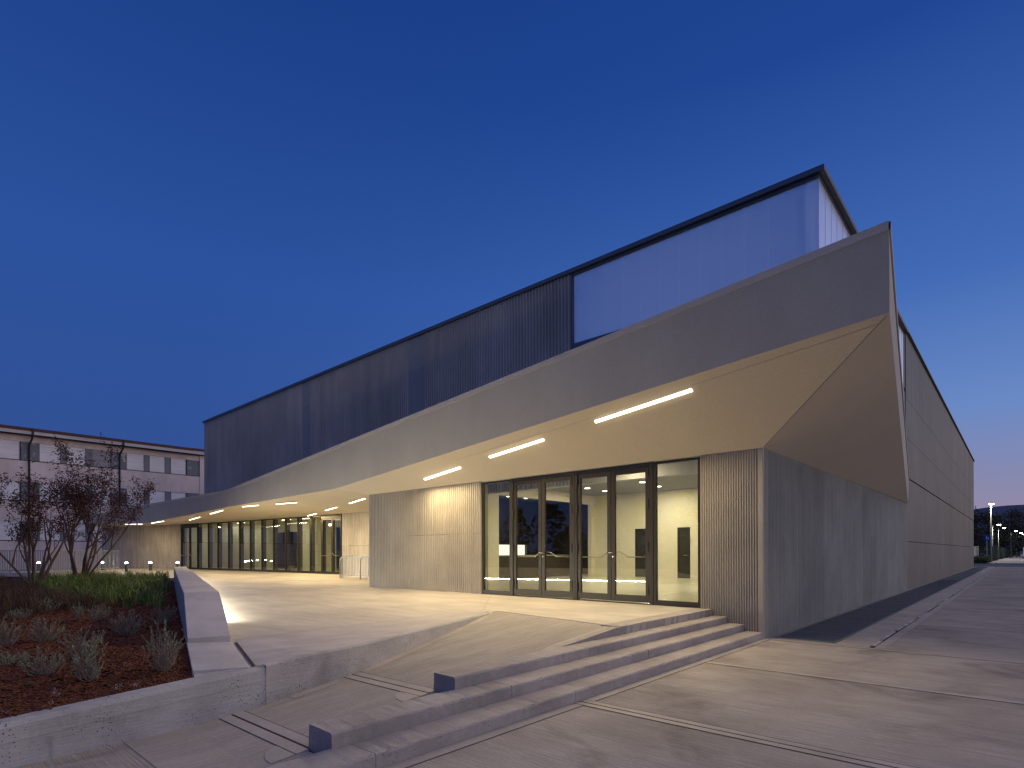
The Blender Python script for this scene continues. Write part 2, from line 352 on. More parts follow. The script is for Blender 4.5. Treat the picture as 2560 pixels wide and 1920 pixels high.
def area(name, loc, dirn, sx, sy, watts, c, parent, tang=None):
    "the light a lit lamp gives, as a rectangle at the lamp's own face"
    l = bpy.data.lights.new(name, 'AREA'); l.shape = 'RECTANGLE'; l.size = sx; l.size_y = sy; l.energy = watts; l.color = c
    o = bpy.data.objects.new(name, l); col.objects.link(o)
    z = -Vector(dirn).normalized(); x = Vector(tang).normalized() if tang is not None else z.orthogonal().normalized()
    x = (x - z * x.dot(z)).normalized(); y = z.cross(x)
    m = Matrix((x, y, z)).transposed().to_4x4(); m.translation = Vector(loc)
    o.parent = parent; o.matrix_parent_inverse = parent.matrix_basis.inverted(); o.matrix_basis = m
    return o
# ================================================================== ground, paving, ramp
struct(MB().sheet([(-3000, -3000), (3000, -3000), (3000, 3000), (-3000, 3000)], -0.03), 'ground', 'terrain')
struct(MB().sheet([(-2.9, -26), (60, -26), (60, 68.5), (0.0, 68.5), (0.0, -.02), (-2.9, -.02)], 0.0), 'forecourt_paving', 'forecourt')
g = MB()
Z1 = .004
def vband(mb, x0, x1, y0, y1, z): mb.sheet([(x0, y0), (x1, y0), (x1, y1), (x0, y1)], z)
vband(g, .004, .135, -12.0, -6.16, Z1); vband(g, .004, .135, -5.94, -.04, Z1)          # trowelled margin along the steps
vband(g, .004, 24, -6.15, -6.06, Z1); vband(g, .004, 24, -6.035, -5.945, Z1)           # drain channel with twin margins
vband(g, .14, 24, -3.00, -2.90, Z1)
vband(g, .004, 24, -.04, .11, Z1)
vband(g, 1.18, 1.70, .14, 68, Z1); vband(g, 1.78, 1.93, .14, 68, Z1)
for y in (4.33, 8.85, 13.4, 17.9, 22.4, 27, 31.5, 36, 41, 46, 52, 58, 64): vband(g, 1.96, 24, y - .035, y + .045, Z1)
struct(g, 'paving_bands', 'band')
g = MB()
vband(g, .004, 24, -6.06, -6.035, .0022); vband(g, .14, 24, -3.012, -3.0, Z1); vband(g, .135, .145, -12, -6.16, Z1); vband(g, .135, .145, -5.94, -.05, Z1)
vband(g, .004, 24, -.05, -.041, Z1); vband(g, 1.70, 1.78, .14, 68, .0022); vband(g, .004, 24, -6.165, -6.152, Z1); vband(g, .15, 24, -5.943, -5.933, Z1)
struct(g, 'paving_joints', 'gap')
g = MB(); rn = random.Random(3); y = .35
while y < 60:                                                           # broken filler in the long joint
    L = rn.uniform(.3, 2.6); x = 1.735 + rn.uniform(-.02, .02)
    g.box(x - .030, x + .024, y, y + L * rn.uniform(.86, .99), .0, .006 + rn.uniform(0, .008))
    y += L
struct(g, 'joint_filler', 'foam')

# ramp
RY0 = -3.40; SL = 0.085
def zr(x, y): return max(0.004, .4965 - SL * max(0.0, (RY0 - .10 * (x + 2.5)) - y))
def edge_x(y):                                   # foot of the plaza edge beside the ramp
    pts = [(-3.09, -4.08), (-5.2, -3.24), (-7.42, -2.46), (-8.52, -2.27), (-10.6, -2.15), (-13.5, -1.98)]
    for (ya, xa), (yb, xb) in zip(pts, pts[1:]):
        if y >= yb: return xa + (xb - xa) * (y - ya) / (yb - ya)
    return pts[-1][1]
g = MB()
ys = [-3.1 - .1 * i for i in range(0, 68)]
def right_x(y): return -.97 if y > -7.28 else (-.66 if y > -8.87 else -.33)
for ya, yb in zip(ys, ys[1:]):
    rx = right_x((ya + yb) / 2)
    xs = [edge_x(ya) - .03] + [None] * 5; 
    for i in range(6):
        t0, t1 = i / 6, (i + 1) / 6
        xa0 = edge_x(ya) - .03 + (rx - edge_x(ya) + .03) * t0; xa1 = edge_x(ya) - .03 + (rx - edge_x(ya) + .03) * t1
        xb0 = edge_x(yb) - .03 + (rx - edge_x(yb) + .03) * t0; xb1 = edge_x(yb) - .03 + (rx - edge_x(yb) + .03) * t1
        g.quad((xb0, yb, zr(xb0, yb)), (xb1, yb, zr(xb1, yb)), (xa1, ya, zr(xa1, ya)), (xa0, ya, zr(xa0, ya)))
struct(g, 'ramp', 'ramp')
g = MB(); gj = MB()
def rstrip(mb, pts, lift):
    for (l0, r0), (l1, r1) in zip(pts, pts[1:]):
        f = lambda p: (p[0], p[1], zr(*p) + lift)
        mb.quad(f(l1), f(r1), f(r0), f(l0))
yy = [-3.7 - .13 * i for i in range(0, 36)]
def clip(y): return abs(y + 7.36) > .13 and abs(y + 8.87) > .13
seg = [((edge_x(y) + .005, y), (edge_x(y) + .17, y)) for y in yy if y > -9.4]
run = []
for s_ in seg:
    if clip(s_[0][1]): run.append(s_)
    else:
        if len(run) > 1: rstrip(g, run, .004)
        run = []
if len(run) > 1: rstrip(g, run, .004)
rstrip(g, [((-1.17, y), (-.985, y)) for y in (-3.7, -4.4, -5.0)], .004)
rstrip(g, [((-1.17 + .17 * (k / 5), -5.0 - k * .2), (-.985, -5.0 - k * .2)) for k in range(6)], .004)
for yc, xr in ((-7.36, -.98), (-8.87, -.67)):
    xl = edge_x(yc) + .01; n = 8
    for a, b, mbx, lift in ((.012, .12, g, .004), (-.12, -.012, g, .004), (-.012, .012, gj, .002), (.12, .128, gj, .004), (-.128, -.12, gj, .004)):
        rstrip(mbx, [((xl + (xr - xl) * i / n, yc + b), (xl + (xr - xl) * i / n, yc + a)) for i in range(n + 1)], lift)
    # trowelled half round at the foot of the block
    for i in range(8):
        a0, a1 = math.pi * (1.0 + i / 8 * .5), math.pi * (1.0 + (i + 1) / 8 * .5)
        c0 = (xr + .0, yc - .13)
        f = lambda p: (p[0], p[1], zr(*p) + .004)
        g.tri(f(c0), f((c0[0] + .33 * math.cos(a0), c0[1] + .2 * math.sin(a0))), f((c0[0] + .33 * math.cos(a1), c0[1] + .2 * math.sin(a1))))
struct(g, 'ramp_bands', 'band'); struct(gj, 'ramp_joints', 'gap')

# plaza
pz = [(-.98, 0.0), (-.98, -3.57), (-4.08, -3.09), (-3.24, -5.2), (-2.46, -7.42), (-2.36, -8.0), (-6.2, -8.0), (-25.6, -2.12), (-33.6, -5.35), (-38.1, -1.2), (-52, -1.2), (-52, 6.5), (-13, 6.5), (-13, 0)]
def zpl(x, y): return .50 if y > -8.0 else .50 - .05 * (-8.0 - y)
g = MB().prism(pz, .04, .50); g.prism([(-2.36, -8.0), (-2.27, -8.52), (-2.36, -9.17), (-4.22, -8.6), (-6.2, -8.0)], .04, zpl)
struct(g, 'plaza_paving', 'plaza')
# the last strip by the ramp: its own cast slab
g = MB(); zb_ = lambda x, y: zpl(x, y) + .004
g.sheet([(-4.16, -8.0), (-2.37, -8.0), (-2.48, -7.42), (-3.27, -5.2), (-4.12, -3.14), (-4.42, -3.05)], .504)
g.sheet([(-4.16, -8.0), (-3.93, -8.12), (-2.29, -8.60), (-2.285, -8.52), (-2.37, -8.0)], zb_)
struct(g, 'plaza_border', 'plaza_edge')
g = MB(); g.add([(-4.17, -8.06, .5045), (-4.15, -8.06, .5045), (-4.42, -3.04, .5045), (-4.44, -3.04, .5045)], [(0, 1, 2, 3)]); g.add([(-4.44, -3.06, .5045), (-.99, -3.575, .5045), (-.99, -3.562, .5045), (-4.44, -3.045, .5045)], [(0, 1, 2, 3)])
g.add([(-4.44, -3.05, .5045), (-4.46, -3.05, .5045), (-7.2, -.02, .5045), (-7.18, -.02, .5045)], [(0, 1, 2, 3)])
struct(g, 'plaza_joints', 'step')
# concrete face of the plaza edge beside the ramp
g = MB(); rn = random.Random(5)
pe = [(-4.08, -3.09), (-3.24, -5.2), (-2.46, -7.42), (-2.27, -8.52)]
pl = []
for a, b in zip(pe, pe[1:]):
    n = int((Vector(b) - Vector(a)).length / .11)
    pl += [Vector(a).lerp(Vector(b), i / n) for i in range(n)]
pl.append(Vector(pe[-1]))
rows = []
for i, p in enumerate(pl):
    q = pl[min(i + 1, len(pl) - 1)] - pl[max(i - 1, 0)]; nn = Vector((-q.y, q.x)).normalized()   # outward is +x
    if nn.x < 0: nn = -nn
    zt = .506 if p.y > -8 else .506 - .05 * (-8 - p.y)
    jj = rn.gauss(0, .003)
    rows.append([(p.x - nn.x * .03, p.y - nn.y * .03, zt), (p.x + nn.x * (.012 + jj), p.y + nn.y * (.012 + jj), zt - .002 - abs(jj)), (p.x + nn.x * .026, p.y + nn.y * .026, zt - .018), (p.x + nn.x * .03, p.y + nn.y * .03, -.02)])
for r0, r1 in zip(rows, rows[1:]):
    for k in range(3): g.quad(r0[k], r1[k], r1[k + 1], r0[k + 1])
tag(g.build('plaza_edge_wall', 'retain'), 'pitted concrete wall face tapering along the side of the ramp', 'wall')

# ================================================================== steps
st = empty('concrete_steps', (-.5, -5, 0), 'four long concrete steps climbing from the forecourt to the entrance doors', 'steps')
for i, (x0, x1, zt, y0) in enumerate([(-.36, 0.0, .125, -10.45), (-.69, -.345, .25, -8.87), (-1.0, -.675, .375, -7.28)]):
    g = MB(); ya = y0; k = 0
    while ya < -.02:
        yb = min(-.012, ya + (1.75 if k == 0 else 2.6) + .35 * i)
        if -.012 - yb < .8: yb = -.012
        rough_bar(g, [(x0 - .02, -.05, 0), (x1, -.05, 0), (x1, zt - .02, .5), (x1 - .006, zt - .006, 1), (x1 - .02, zt, .6), (x0 - .0, zt, .5)], ya, yb - .005, .06, .0065, 11 + i * 7 + k)
        ya = yb; k += 1
    g.build('step', 'step', st)
g = MB(); x1, x0 = -.98, -1.30
rough_bar(g, [(x0, .3, 0), (x1, .3, 0), (x1, .48, .5), (x1 - .006, .496, 1), (x1 - .02, .503, .6), (x0, .503, 0)], -3.60, -.012, .10, .0045, 21)
# the wedge where the ramp runs down past the top step
g.add([(x1 + .001, -3.6, .36), (x1 + .001, -3.6, .495), (x1 + .001, -5.03, .376), (x1 + .001, -5.03, .36), (x1 - .12, -3.6, .36), (x1 - .12, -3.6, .497), (x1 - .12, -5.03, .378), (x1 - .12, -5.03, .36)],
      [(0, 3, 2, 1), (1, 2, 6, 5), (4, 5, 6, 7)])
g.build('step', 'step', st)

# ================================================================== retaining wall and planter
def zrw(y): return .476 - .056 * (-8.5 - y)
g = MB(); rn = random.Random(9)
pts = [(-2.27 + .002, -8.505)] + [(edge_x(y), y) for y in [-8.52 - .12 * i for i in range(1, 42)]]
rows = []
for i, (x, y) in enumerate(pts):
    zt = zrw(y); j = rn.gauss(0, .002)
    rows.append([(x - .16, y, .1), (x - .125, y, zt + .004), (x - .02 + j, y, zt - .004 - abs(j)), (x + .012, y, zt - .045), (x + .022, y, zt - .16), (x + .019, y, zt - .163), (x + .019, y, -.03)])
for r0, r1 in zip(rows, rows[1:]):
    for k in range(6): g.quad(r0[k], r1[k], r1[k + 1], r0[k + 1])
g.add(rows[0], [tuple(range(7))])
g.box(-2.14 + .018, -2.14 + .0215, -10.3, -10.29, 0, .2)
tag(g.build('retaining_wall', 'retain'), 'low grey pitted concrete retaining wall in front of the planting bed', 'wall')

def zbed(x, y):
    n = noise.noise(Vector((x * .7, y * .7, 3))) * .05 + noise.noise(Vector((x * 2.6, y * 2.6, 8))) * .018
    t = min(1, max(0, (-2.3 - x) / 4.0)); a = min(1, max(0, (-2.3 - x) / .5))
    base = zrw(min(-8.5, y)) - .03 if x > -7 else .40
    return (base * (1 - t) + .40 * t) + n * a - .10 * max(0, 1 - abs((x + 14) / 9)) * (1 if y > -8 else .4)
def wall_left_y(x): return -8.60 + (-2.12 + 8.60) * (-4.22 - x) / 21.4 - .02
g = MB(); idx = {}
xs = [-2.25 - .16 * i for i in range(60)] + [-12 - .8 * i for i in range(1, 31)]
for x in xs:
    yt = wall_left_y(x) + .15 if x < -4.2 else (-8.60 - .57 * (x + 4.22) / 1.86 + .12)
    row = []
    for k in range(41):
        y = -14.5 + (yt + 14.5) * (k / 40)
        xx = min(x, edge_x(min(y, -8.52)) - .05)
        row.append((xx, y, zbed(xx, y)))
    idx[x] = row
for a, b in zip(xs, xs[1:]):
    for k in range(40): g.quad(idx[a][k], idx[a][k + 1], idx[b][k + 1], idx[b][k])
struct(g, 'mulch_ground', 'mulch', smooth=True)
g = MB(); rn = random.Random(21); cnt = 0
while cnt < 30000:
    x = -2.3 - (rn.random() ** 1.9) * 16; y = rn.uniform(-11.6, -3.5)
    if (x - 3.65) * .14 - (y + 11.21) * (-1.34) < -.0 and False: continue
    yt = wall_left_y(x) if x < -4.2 else (-8.60 - .57 * (x + 4.22) / 1.86)
    if y > yt - .02 or x > edge_x(min(y, -8.52)) - .14 or y < -11.3 + (-2.3 - x) * .11: continue
    z = zbed(x, y); a = rn.uniform(0, math.pi); L = rn.uniform(.014, .055) * (1 + .06 * (-x)); wd = rn.uniform(.004, .013) * (1 + .08 * (-x)); ti = rn.uniform(-.35, .35)
    dx, dy = math.cos(a) * L, math.sin(a) * L; px, py = -math.sin(a) * wd, math.cos(a) * wd; dz = math.sin(ti) * L
    zc = z + rn.uniform(.004, .026)
    g.add([(x - dx - px, y - dy - py, zc - dz), (x + dx - px, y + dy - py, zc + dz), (x + dx + px, y + dy + py, zc + dz), (x - dx + px, y - dy + py, zc - dz), (x - dx * .9, y - dy * .9, zc - dz + .006), (x + dx * .9, y + dy * .9, zc + dz + .006)],
          [(0, 1, 5, 4), (2, 3, 4, 5), (3, 0, 4), (1, 2, 5)]); cnt += 1
tag(g.build('bark_chips', 'chip'), 'reddish brown bark chips covering the planting bed', 'mulch', kind='stuff')

# low precast wall between planter and plaza
lw = empty('low_wall', (-6, -7.9, .5), 'long low precast concrete seat wall with a sloping near end, between planting bed and plaza', 'wall')
LU = Vector((-21.4, 6.48)).normalized(); LN = Vector((LU.y, -LU.x)); LN = LN if LN.y > 0 else -LN
O0 = Vector((-4.235, -8.615)); Wd = .50
def LP(s, d, z): p = O0 + LU * s + LN * d; return (p.x, p.y, z)
def lblock(mb, s0, s1, z00, z01, zb=.2, inset=0.0):
    vs = [LP(s0, inset, zb), LP(s1, inset, zb), LP(s1, Wd - inset, zb), LP(s0, Wd - inset, zb), LP(s0, inset, z00), LP(s1, inset, z01), LP(s1, Wd - inset, z01), LP(s0, Wd - inset, z00)]
    return mb.add(vs, [(3, 2, 1, 0), (4, 5, 6, 7), (0, 1, 5, 4), (1, 2, 6, 5), (2, 3, 7, 6), (3, 0, 4, 7)])
lblock(MB(), 0.0, 1.985, .575, 1.03).build('sloping_end', 'lowwall', lw, bevel=.008)
s = 1.99; 
for L in (1.55, 2.2, 2.4, 2.4, 2.4, 2.4, 2.4, 2.4, 2.4):
    lblock(MB(), s, s + L - .012, 1.03, 1.03).build('capping_block', 'lowwall', lw, bevel=.008); s += L
LEND = s
g = MB(); g.prism([(-2.53, -9.13), (-2.305, -8.67), (-3.93, -8.19), (-4.24, -8.62)], .2, lambda x, y: .472 + .040 * (-2.3 - x) / 1.7)
g.build('base_slab', 'lowwall', lw, bevel=.006)
g = MB()
for a, b in ((2.3, LEND - .3),): g.add([LP(a, Wd + .012, .56), LP(b, Wd + .012, .56), LP(b, Wd + .012, .595), LP(a, Wd + .012, .595), LP(a, Wd - .002, .60), LP(b, Wd - .002, .60), LP(b, Wd - .002, .555), LP(a, Wd - .002, .555)], [(0, 1, 2, 3), (3, 2, 5, 4), (1, 0, 7, 6)])
g.build('light_strip', 'led', lw)
LM = Vector(LP((LEND + 2.0) / 2, Wd + .016, .577)); area('strip_light', LM, (LN.x, LN.y, -.25), LEND - 2.6, .03, 520, (1.0, .92, .70), lw, (LU.x, LU.y, 0))
g = MB(); g.add([(-3.90, -8.17, .499), (-2.285, -8.64, .4755), (-2.285, -8.605, .477), (-3.90, -8.135, .501)], [(0, 1, 2, 3)]); tag(g.build('slot_drain', 'gap'), 'thin dark slot drain beside the near slab of the low wall', 'drain')

# ================================================================== the hall
hall = empty('concrete_hall', (-8, 6, 0), 'large grey concrete hall with a folded white canopy over its lit glazed entrance', 'building')
def ribs(mb, p, q, pitch, depth, z0, z1, fill=.55):
    "vertical round ribs from plan point p to q; the ribs stand out on the right hand side of p->q"
    p, q = Vector(p), Vector(q); L = (q - p).length; u = (q - p) / L; n = Vector((u.y, -u.x)); k = max(1, round(L / pitch)); pt = L / k
    prof = []
    for i in range(k):
        s0 = i * pt; g0 = pt * (1 - fill) / 2
        prof += [(s0, 0), (s0 + g0, 0), (s0 + g0 + pt * fill * .12, depth * .75), (s0 + g0 + pt * fill * .32, depth), (s0 + g0 + pt * fill * .68, depth), (s0 + g0 + pt * fill * .88, depth * .75), (s0 + pt - g0, 0)]
    prof.append((L, 0))
    vs = []
    for s_, d in prof:
        c = p + u * s_ + n * d
        za = z0(s_) if callable(z0) else z0; zb = z1(s_) if callable(z1) else z1
        vs += [(c.x, c.y, za), (c.x, c.y, zb)]
    fs = [(2 * i, 2 * i + 2, 2 * i + 3, 2 * i + 1) for i in range(len(prof) - 1)]
    return mb.add(vs, fs)
# entrance front, y = 0
g = MB(); ribs(g, (-13.03, .012), (-7.60, .012), .085, .030, .50, 2.185); ribs(g, (-13.03, .012), (-7.60, .012), .085, .030, 2.205, 3.78)
g.box(-13.03, -7.60, .014, .30, .45, 3.78); g.build('ribbed_wall', 'ribbed', hall)
g = MB(); ribs(g, (-1.235, .012), (-.10, .012), .05, .022, .0, 3.78); g.box(-1.235, -.0, .014, .30, -.05, 3.78)
g.box(-.092, -.0, -.006, .013, -.05, 3.78); g.build('ribbed_wall', 'ribbed', hall)
# long side, x = 0 under the canopy
g = MB()
e = [.075, 2.30, 4.55, 6.80, 9.19, 11.63, 13.95, 16.3, 18.43]
for a, b in zip(e, e[1:]): ribs(g, (-.014, a), (-.014, b - .014), .05, .022, -.05, 3.86)
g.box(-.30, -.0155, .05, 18.43, -.05, 3.86); g.box(-.02, .003, .0, .073, -.05, 3.78); g.build('ribbed_side_wall', 'ribside', hall)
# far panels of the long side
g = MB(); cols = [18.44, 25.1, 31.35, 37.5, 43.8, 50.1, 56.4, 60.8, 64.9]
zr_ = [(-.05, 2.07), (2.095, 4.81)]
for a, b in zip(cols, cols[1:]):
    for z0, z1 in zr_: g.box(-.28, 0.0, a + .012, b, z0, z1)
g.build('lower_side_panels', 'panel', hall)
g = MB(); 
for a, b in zip([18.0] + cols[1:], cols[1:]):
    for z0, z1 in ((4.86, 6.54), (6.555, 8.23), (8.245, 11.0)): g.box(-.26, .012, a + .006, b, z0, z1)
g.build('upper_side_panels', 'panel', hall)
MB().box(-.5, -.285, 18, 64.8, 0, 11).build('wall_core', 'gap', hall)
MB().box(-39.5, -.3, 64.6, 64.9, 0, 11).build('rear_wall', 'panel', hall)
# upper front, y = 4.2
YU = 4.2
g = MB()
def rbay(x0, x1): ribs(g, (x0, YU), (x1, YU), .14, .060, 3.9, 10.93, .5)
bays = [(-39.6, -35.9), (-35.85, -29.9), (-29.85, -25.55), (-24.75, -16.2), (-15.15, -7.52)]
for a, b in bays: rbay(a, b)
g.box(-39.6, -7.5, YU + .002, YU + .3, 3.9, 10.93); g.box(-39.6, -39.4, YU + .31, 64, 0, 10.86); g.build('upper_ribbed_wall', 'upper', hall)
for a, b in ((-25.54, -24.76), (-16.19, -15.16)):
    g = MB(); x = a
    while x < b - .03: g.box(x, x + .03, YU - .03, YU - .003, 4.0, 10.92); x += .062
    for z in (5.6, 7.5, 9.55): g.box(a, b, YU - .034, YU - .0305, z, z + .04)
    g.build('louvre_panel', 'louvre', hall)
g = MB(); g.box(-39.75, .12, YU - .11, YU + .4, 10.945, 11.075); g.box(-.30, .12, YU + .4, 65, 11.01, 11.075); g.box(-.30, .12, YU + .4, 18.0, 10.945, 11.0)
g.box(-39.75, -.31, YU + .41, 64.9, 10.9, 11.0); g.build('roof_edge', 'cap', hall)
MB().box(-27.4, -26.2, YU + .5, YU + 1.2, 11.1, 11.35).build('roof_hatch', 'cap', hall)
# translucent clerestory
g = MB(); g.box(-7.42, -.03, YU + .03, YU + .06, 8.60, 10.86); g.build('translucent_panel', 'poly', hall)
g = MB(); g.box(-.06, -.03, YU + .08, 17.6, 8.60, 10.86); g.build('translucent_panel', 'poly', hall)
g = MB()
for i in range(1, 22): y = YU + i * .62; g.box(-.029, -.022, y - .006, y + .006, 8.60, 10.86)
g.build('panel_joints', 'poly', hall)
g = MB(); g.box(-7.50, -7.43, YU - .035, YU + .07, 3.9, 10.94); g.box(-7.43, -.02, YU - .02, YU + .08, 8.46, 8.595); g.box(-7.43, -.02, YU - .02, YU + .08, 10.865, 10.94)
g.box(-.09, -.015, YU + .09, 17.9, 8.46, 8.595); g.box(-.09, -.015, YU + .09, 17.9, 10.865, 10.94); g.box(-.09, -.015, 17.65, 17.9, 3.9, 10.86)
g.build('clerestory_frame', 'cap', hall)
g = MB(); g.box(-7.43, -.02, YU, YU + .25, 3.9, 8.455); g.box(-.27, -.012, YU + .26, 17.64, 3.9, 8.455); g.build('clerestory_base', 'upper', hall)
g = MB(); g.quad((-7.3, YU + .2, 8.42), (-.2, YU + .2, 8.42), (-.2, 17.5, 8.42), (-7.3, 17.5, 8.42)); g.build('clerestory_added_glow', 'glowfloor', hall)  # unseen glowing sheet, added to brighten the translucent panels from below
g = MB(); g.quad((-.40, 4.45, 8.5), (-.40, 17.4, 8.5), (-.40, 17.4, 10.8), (-.40, 4.45, 10.8)); g.build('clerestory_added_glow', 'glowwall', hall)  # second added glow, close behind the side panel; no lamp hangs here
MB().box(-.46, -.41, 4.45, 17.4, 8.5, 10.8).build('clerestory_inner_white', 'white', hall)  # unseen opaque board, added to keep the side glow off the front panel
g = MB(); g.quad((-7.4, YU + .1, 10.85), (-.1, YU + .1, 10.85), (-.1, 17.6, 10.85), (-7.4, 17.6, 10.85))
g.quad((-7.4, YU + .1, 8.4), (-7.4, 17.6, 8.4), (-7.4, 17.6, 10.85), (-7.4, YU + .1, 10.85)); g.quad((-7.4, 17.6, 8.4), (-.1, 17.6, 8.4), (-.1, 17.6, 10.85), (-7.4, 17.6, 10.85))
g.build('clerestory_inner_white', 'white', hall)

# canopy: folded fascia and soffit
T, Tb = (2.308, -1.932, 6.183), (2.313, -1.927, 4.944)
K, Kb = (-26.064, .407, 4.822), (-26.066, .405, 3.977)
B = (-14.243, -.566, 3.908)
Mt, Mb_ = (-36.479, .461, 4.87), (-36.481, .459, 3.715)
Nb, Nt = (-37.755, .353, 3.62), (-37.755, .353, 4.85)
L_, Lb = (-43.9, -.156, 4.739), (-43.902, -.158, 3.80)
E_, Eb = (-50.6, -.55, 4.42), (-50.6, -.55, 3.95)
E2, E2b = (-51.1, .5, 4.42), (-51.1, .5, 3.78)
Q, Qb = (.03, 18.75, 4.85), (.03, 18.42, 3.74)
Cp = (0, 0, 3.63); W = (-13.03, 0, 3.65); R1 = (-13.03, 5.6, 3.72); GR = (-23.64, 5.42, 3.78); GL = (-43.5, 3.9, 3.85); FW = (-50.9, .55, 3.76)
def lerp(a, b, t): return tuple(a[i] + (b[i] - a[i]) * t for i in range(3))
tB = (B[0] - Tb[0]) / (Kb[0] - Tb[0]); Bt = lerp(T, K, tB)
top = [Q, T, Bt, K, Mt, Nt, L_, E_, E2]; bot = [Qb, Tb, B, Kb, Mb_, Nb, Lb, Eb, E2b]
g = MB()
for i in range(len(top) - 1): g.quad(bot[i], bot[i + 1], top[i + 1], top[i])
# inner face of the fascia and the roof deck behind it
def off(i, d):
    p = Vector(top[i]).to_2d(); a = Vector(top[max(i - 1, 0)]).to_2d(); b = Vector(top[min(i + 1, len(top) - 1)]).to_2d()
    t = (b - a).normalized(); n = Vector((t.y, -t.x))
    return p + n * d
inn = []
for i in range(len(top)):
    q = off(i, .16); inn.append((q.x, q.y, top[i][2]))
for i in range(len(top) - 1):
    g.quad(top[i], top[i + 1], inn[i + 1], inn[i])
    a, b = inn[i], inn[i + 1]; g.quad(a, b, (b[0], b[1], b[2] - .3), (a[0], a[1], a[2] - .3))
canopy = g.build('canopy', 'plaster', hall)
g = MB(); dz = .3
deck = [(p[0], p[1], p[2] - dz) for p in inn]
rim = [(0, 18.3, 4.5), (0, 4.25, 5.4), (-7, 4.25, 5.2), (-14, 4.25, 4.85), (-26, 4.25, 4.5), (-39.5, 4.25, 4.5), (-51, 4.6, 4.15)]
for i in range(len(deck)): 
    pass
vs = deck + rim; nD = len(deck)
pair = [(0, 0), (1, 1), (2, 3), (3, 4), (4, 5), (5, 5), (6, 5), (7, 6), (8, 6)]
for (a, ra), (b, rb) in zip(pair, pair[1:]):
    if ra == rb: g.tri(deck[a], deck[b], rim[ra])
    else:
        g.quad(deck[a], deck[b], rim[rb], rim[ra])
        if rb - ra == 2: g.tri(rim[ra], rim[ra + 1], rim[rb])
g.build('roof_deck', 'cap', canopy)
g = MB()                                                     # metal coping strip along the top of the fascia
for i in range(len(top) - 1):
    a, b = Vector(top[i]), Vector(top[i + 1]); t = (b - a).to_2d().normalized(); n = Vector((-t.y, t.x, 0)) * .022
    h = Vector((0, 0, .10)); u = Vector((0, 0, .018))
    ia, ib = Vector(inn[i]), Vector(inn[i + 1])
    g.quad(a + n - h, b + n - h, b + n + u, a + n + u); g.quad(a + n + u, b + n + u, ib + u, ia + u); g.quad(a - h, b - h, b + n - h, a + n - h)
g.build('coping', concrete('coping_paint', (.55, .52, .47), var=.05, rough=.6, bump=.02), canopy)
g = MB(); n = 40
for i in range(n):
    a, b = i / n, (i + 1) / n
    g.quad(lerp(Tb, B, a), lerp(Cp, W, a), lerp(Cp, W, b), lerp(Tb, B, b))
g.build('soffit', 'soffit', canopy, smooth=True)
g = MB(); g.tri(Tb, Qb, Cp); g.build('soffit', 'soffit', canopy)
g = MB(); poly = [B, Kb, Mb_, Nb, Lb, Eb, E2b, FW, GL, GR, R1, W]
g.add(poly + [(-17, 1.4, 3.745), (-24, 2.6, 3.84), (-32, 2.4, 3.83), (-38, 2.0, 3.76), (-44, 1.5, 3.79)],
      [(0, 1, 13), (0, 13, 12), (1, 2, 14), (1, 14, 13), (2, 3, 15), (2, 15, 14), (3, 4, 16), (3, 16, 15), (4, 5, 16), (5, 6, 7), (5, 7, 16), (7, 8, 16), (8, 15, 16), (8, 14, 15), (8, 9, 14), (9, 13, 14), (9, 12, 13), (9, 10, 12), (10, 11, 12), (11, 0, 12)])
g.build('soffit', 'soffit', canopy, smooth=True)
# seams in the soffit render
g = MB()
def seam(p, q, w_=.012):
    p, q = Vector(p), Vector(q); d = Vector((0, 0, -.003)); r = (q - p).cross(Vector((0, 0, 1))).normalized() * w_ / 2
    g.quad(p - r + d, p + r + d, q + r + d, q - r + d)
seam(lerp(Cp, Tb, .01), lerp(Cp, Tb, .985))
for k in range(20):
    a, b = k / 20 * .60, (k + 1) / 20 * .60
    seam(lerp(lerp(Tb, B, a), lerp(Cp, W, a), .06 + .30 * a), lerp(lerp(Tb, B, b), lerp(Cp, W, b), .06 + .30 * b), .008)
g.build('soffit_seam', 'cap', canopy)

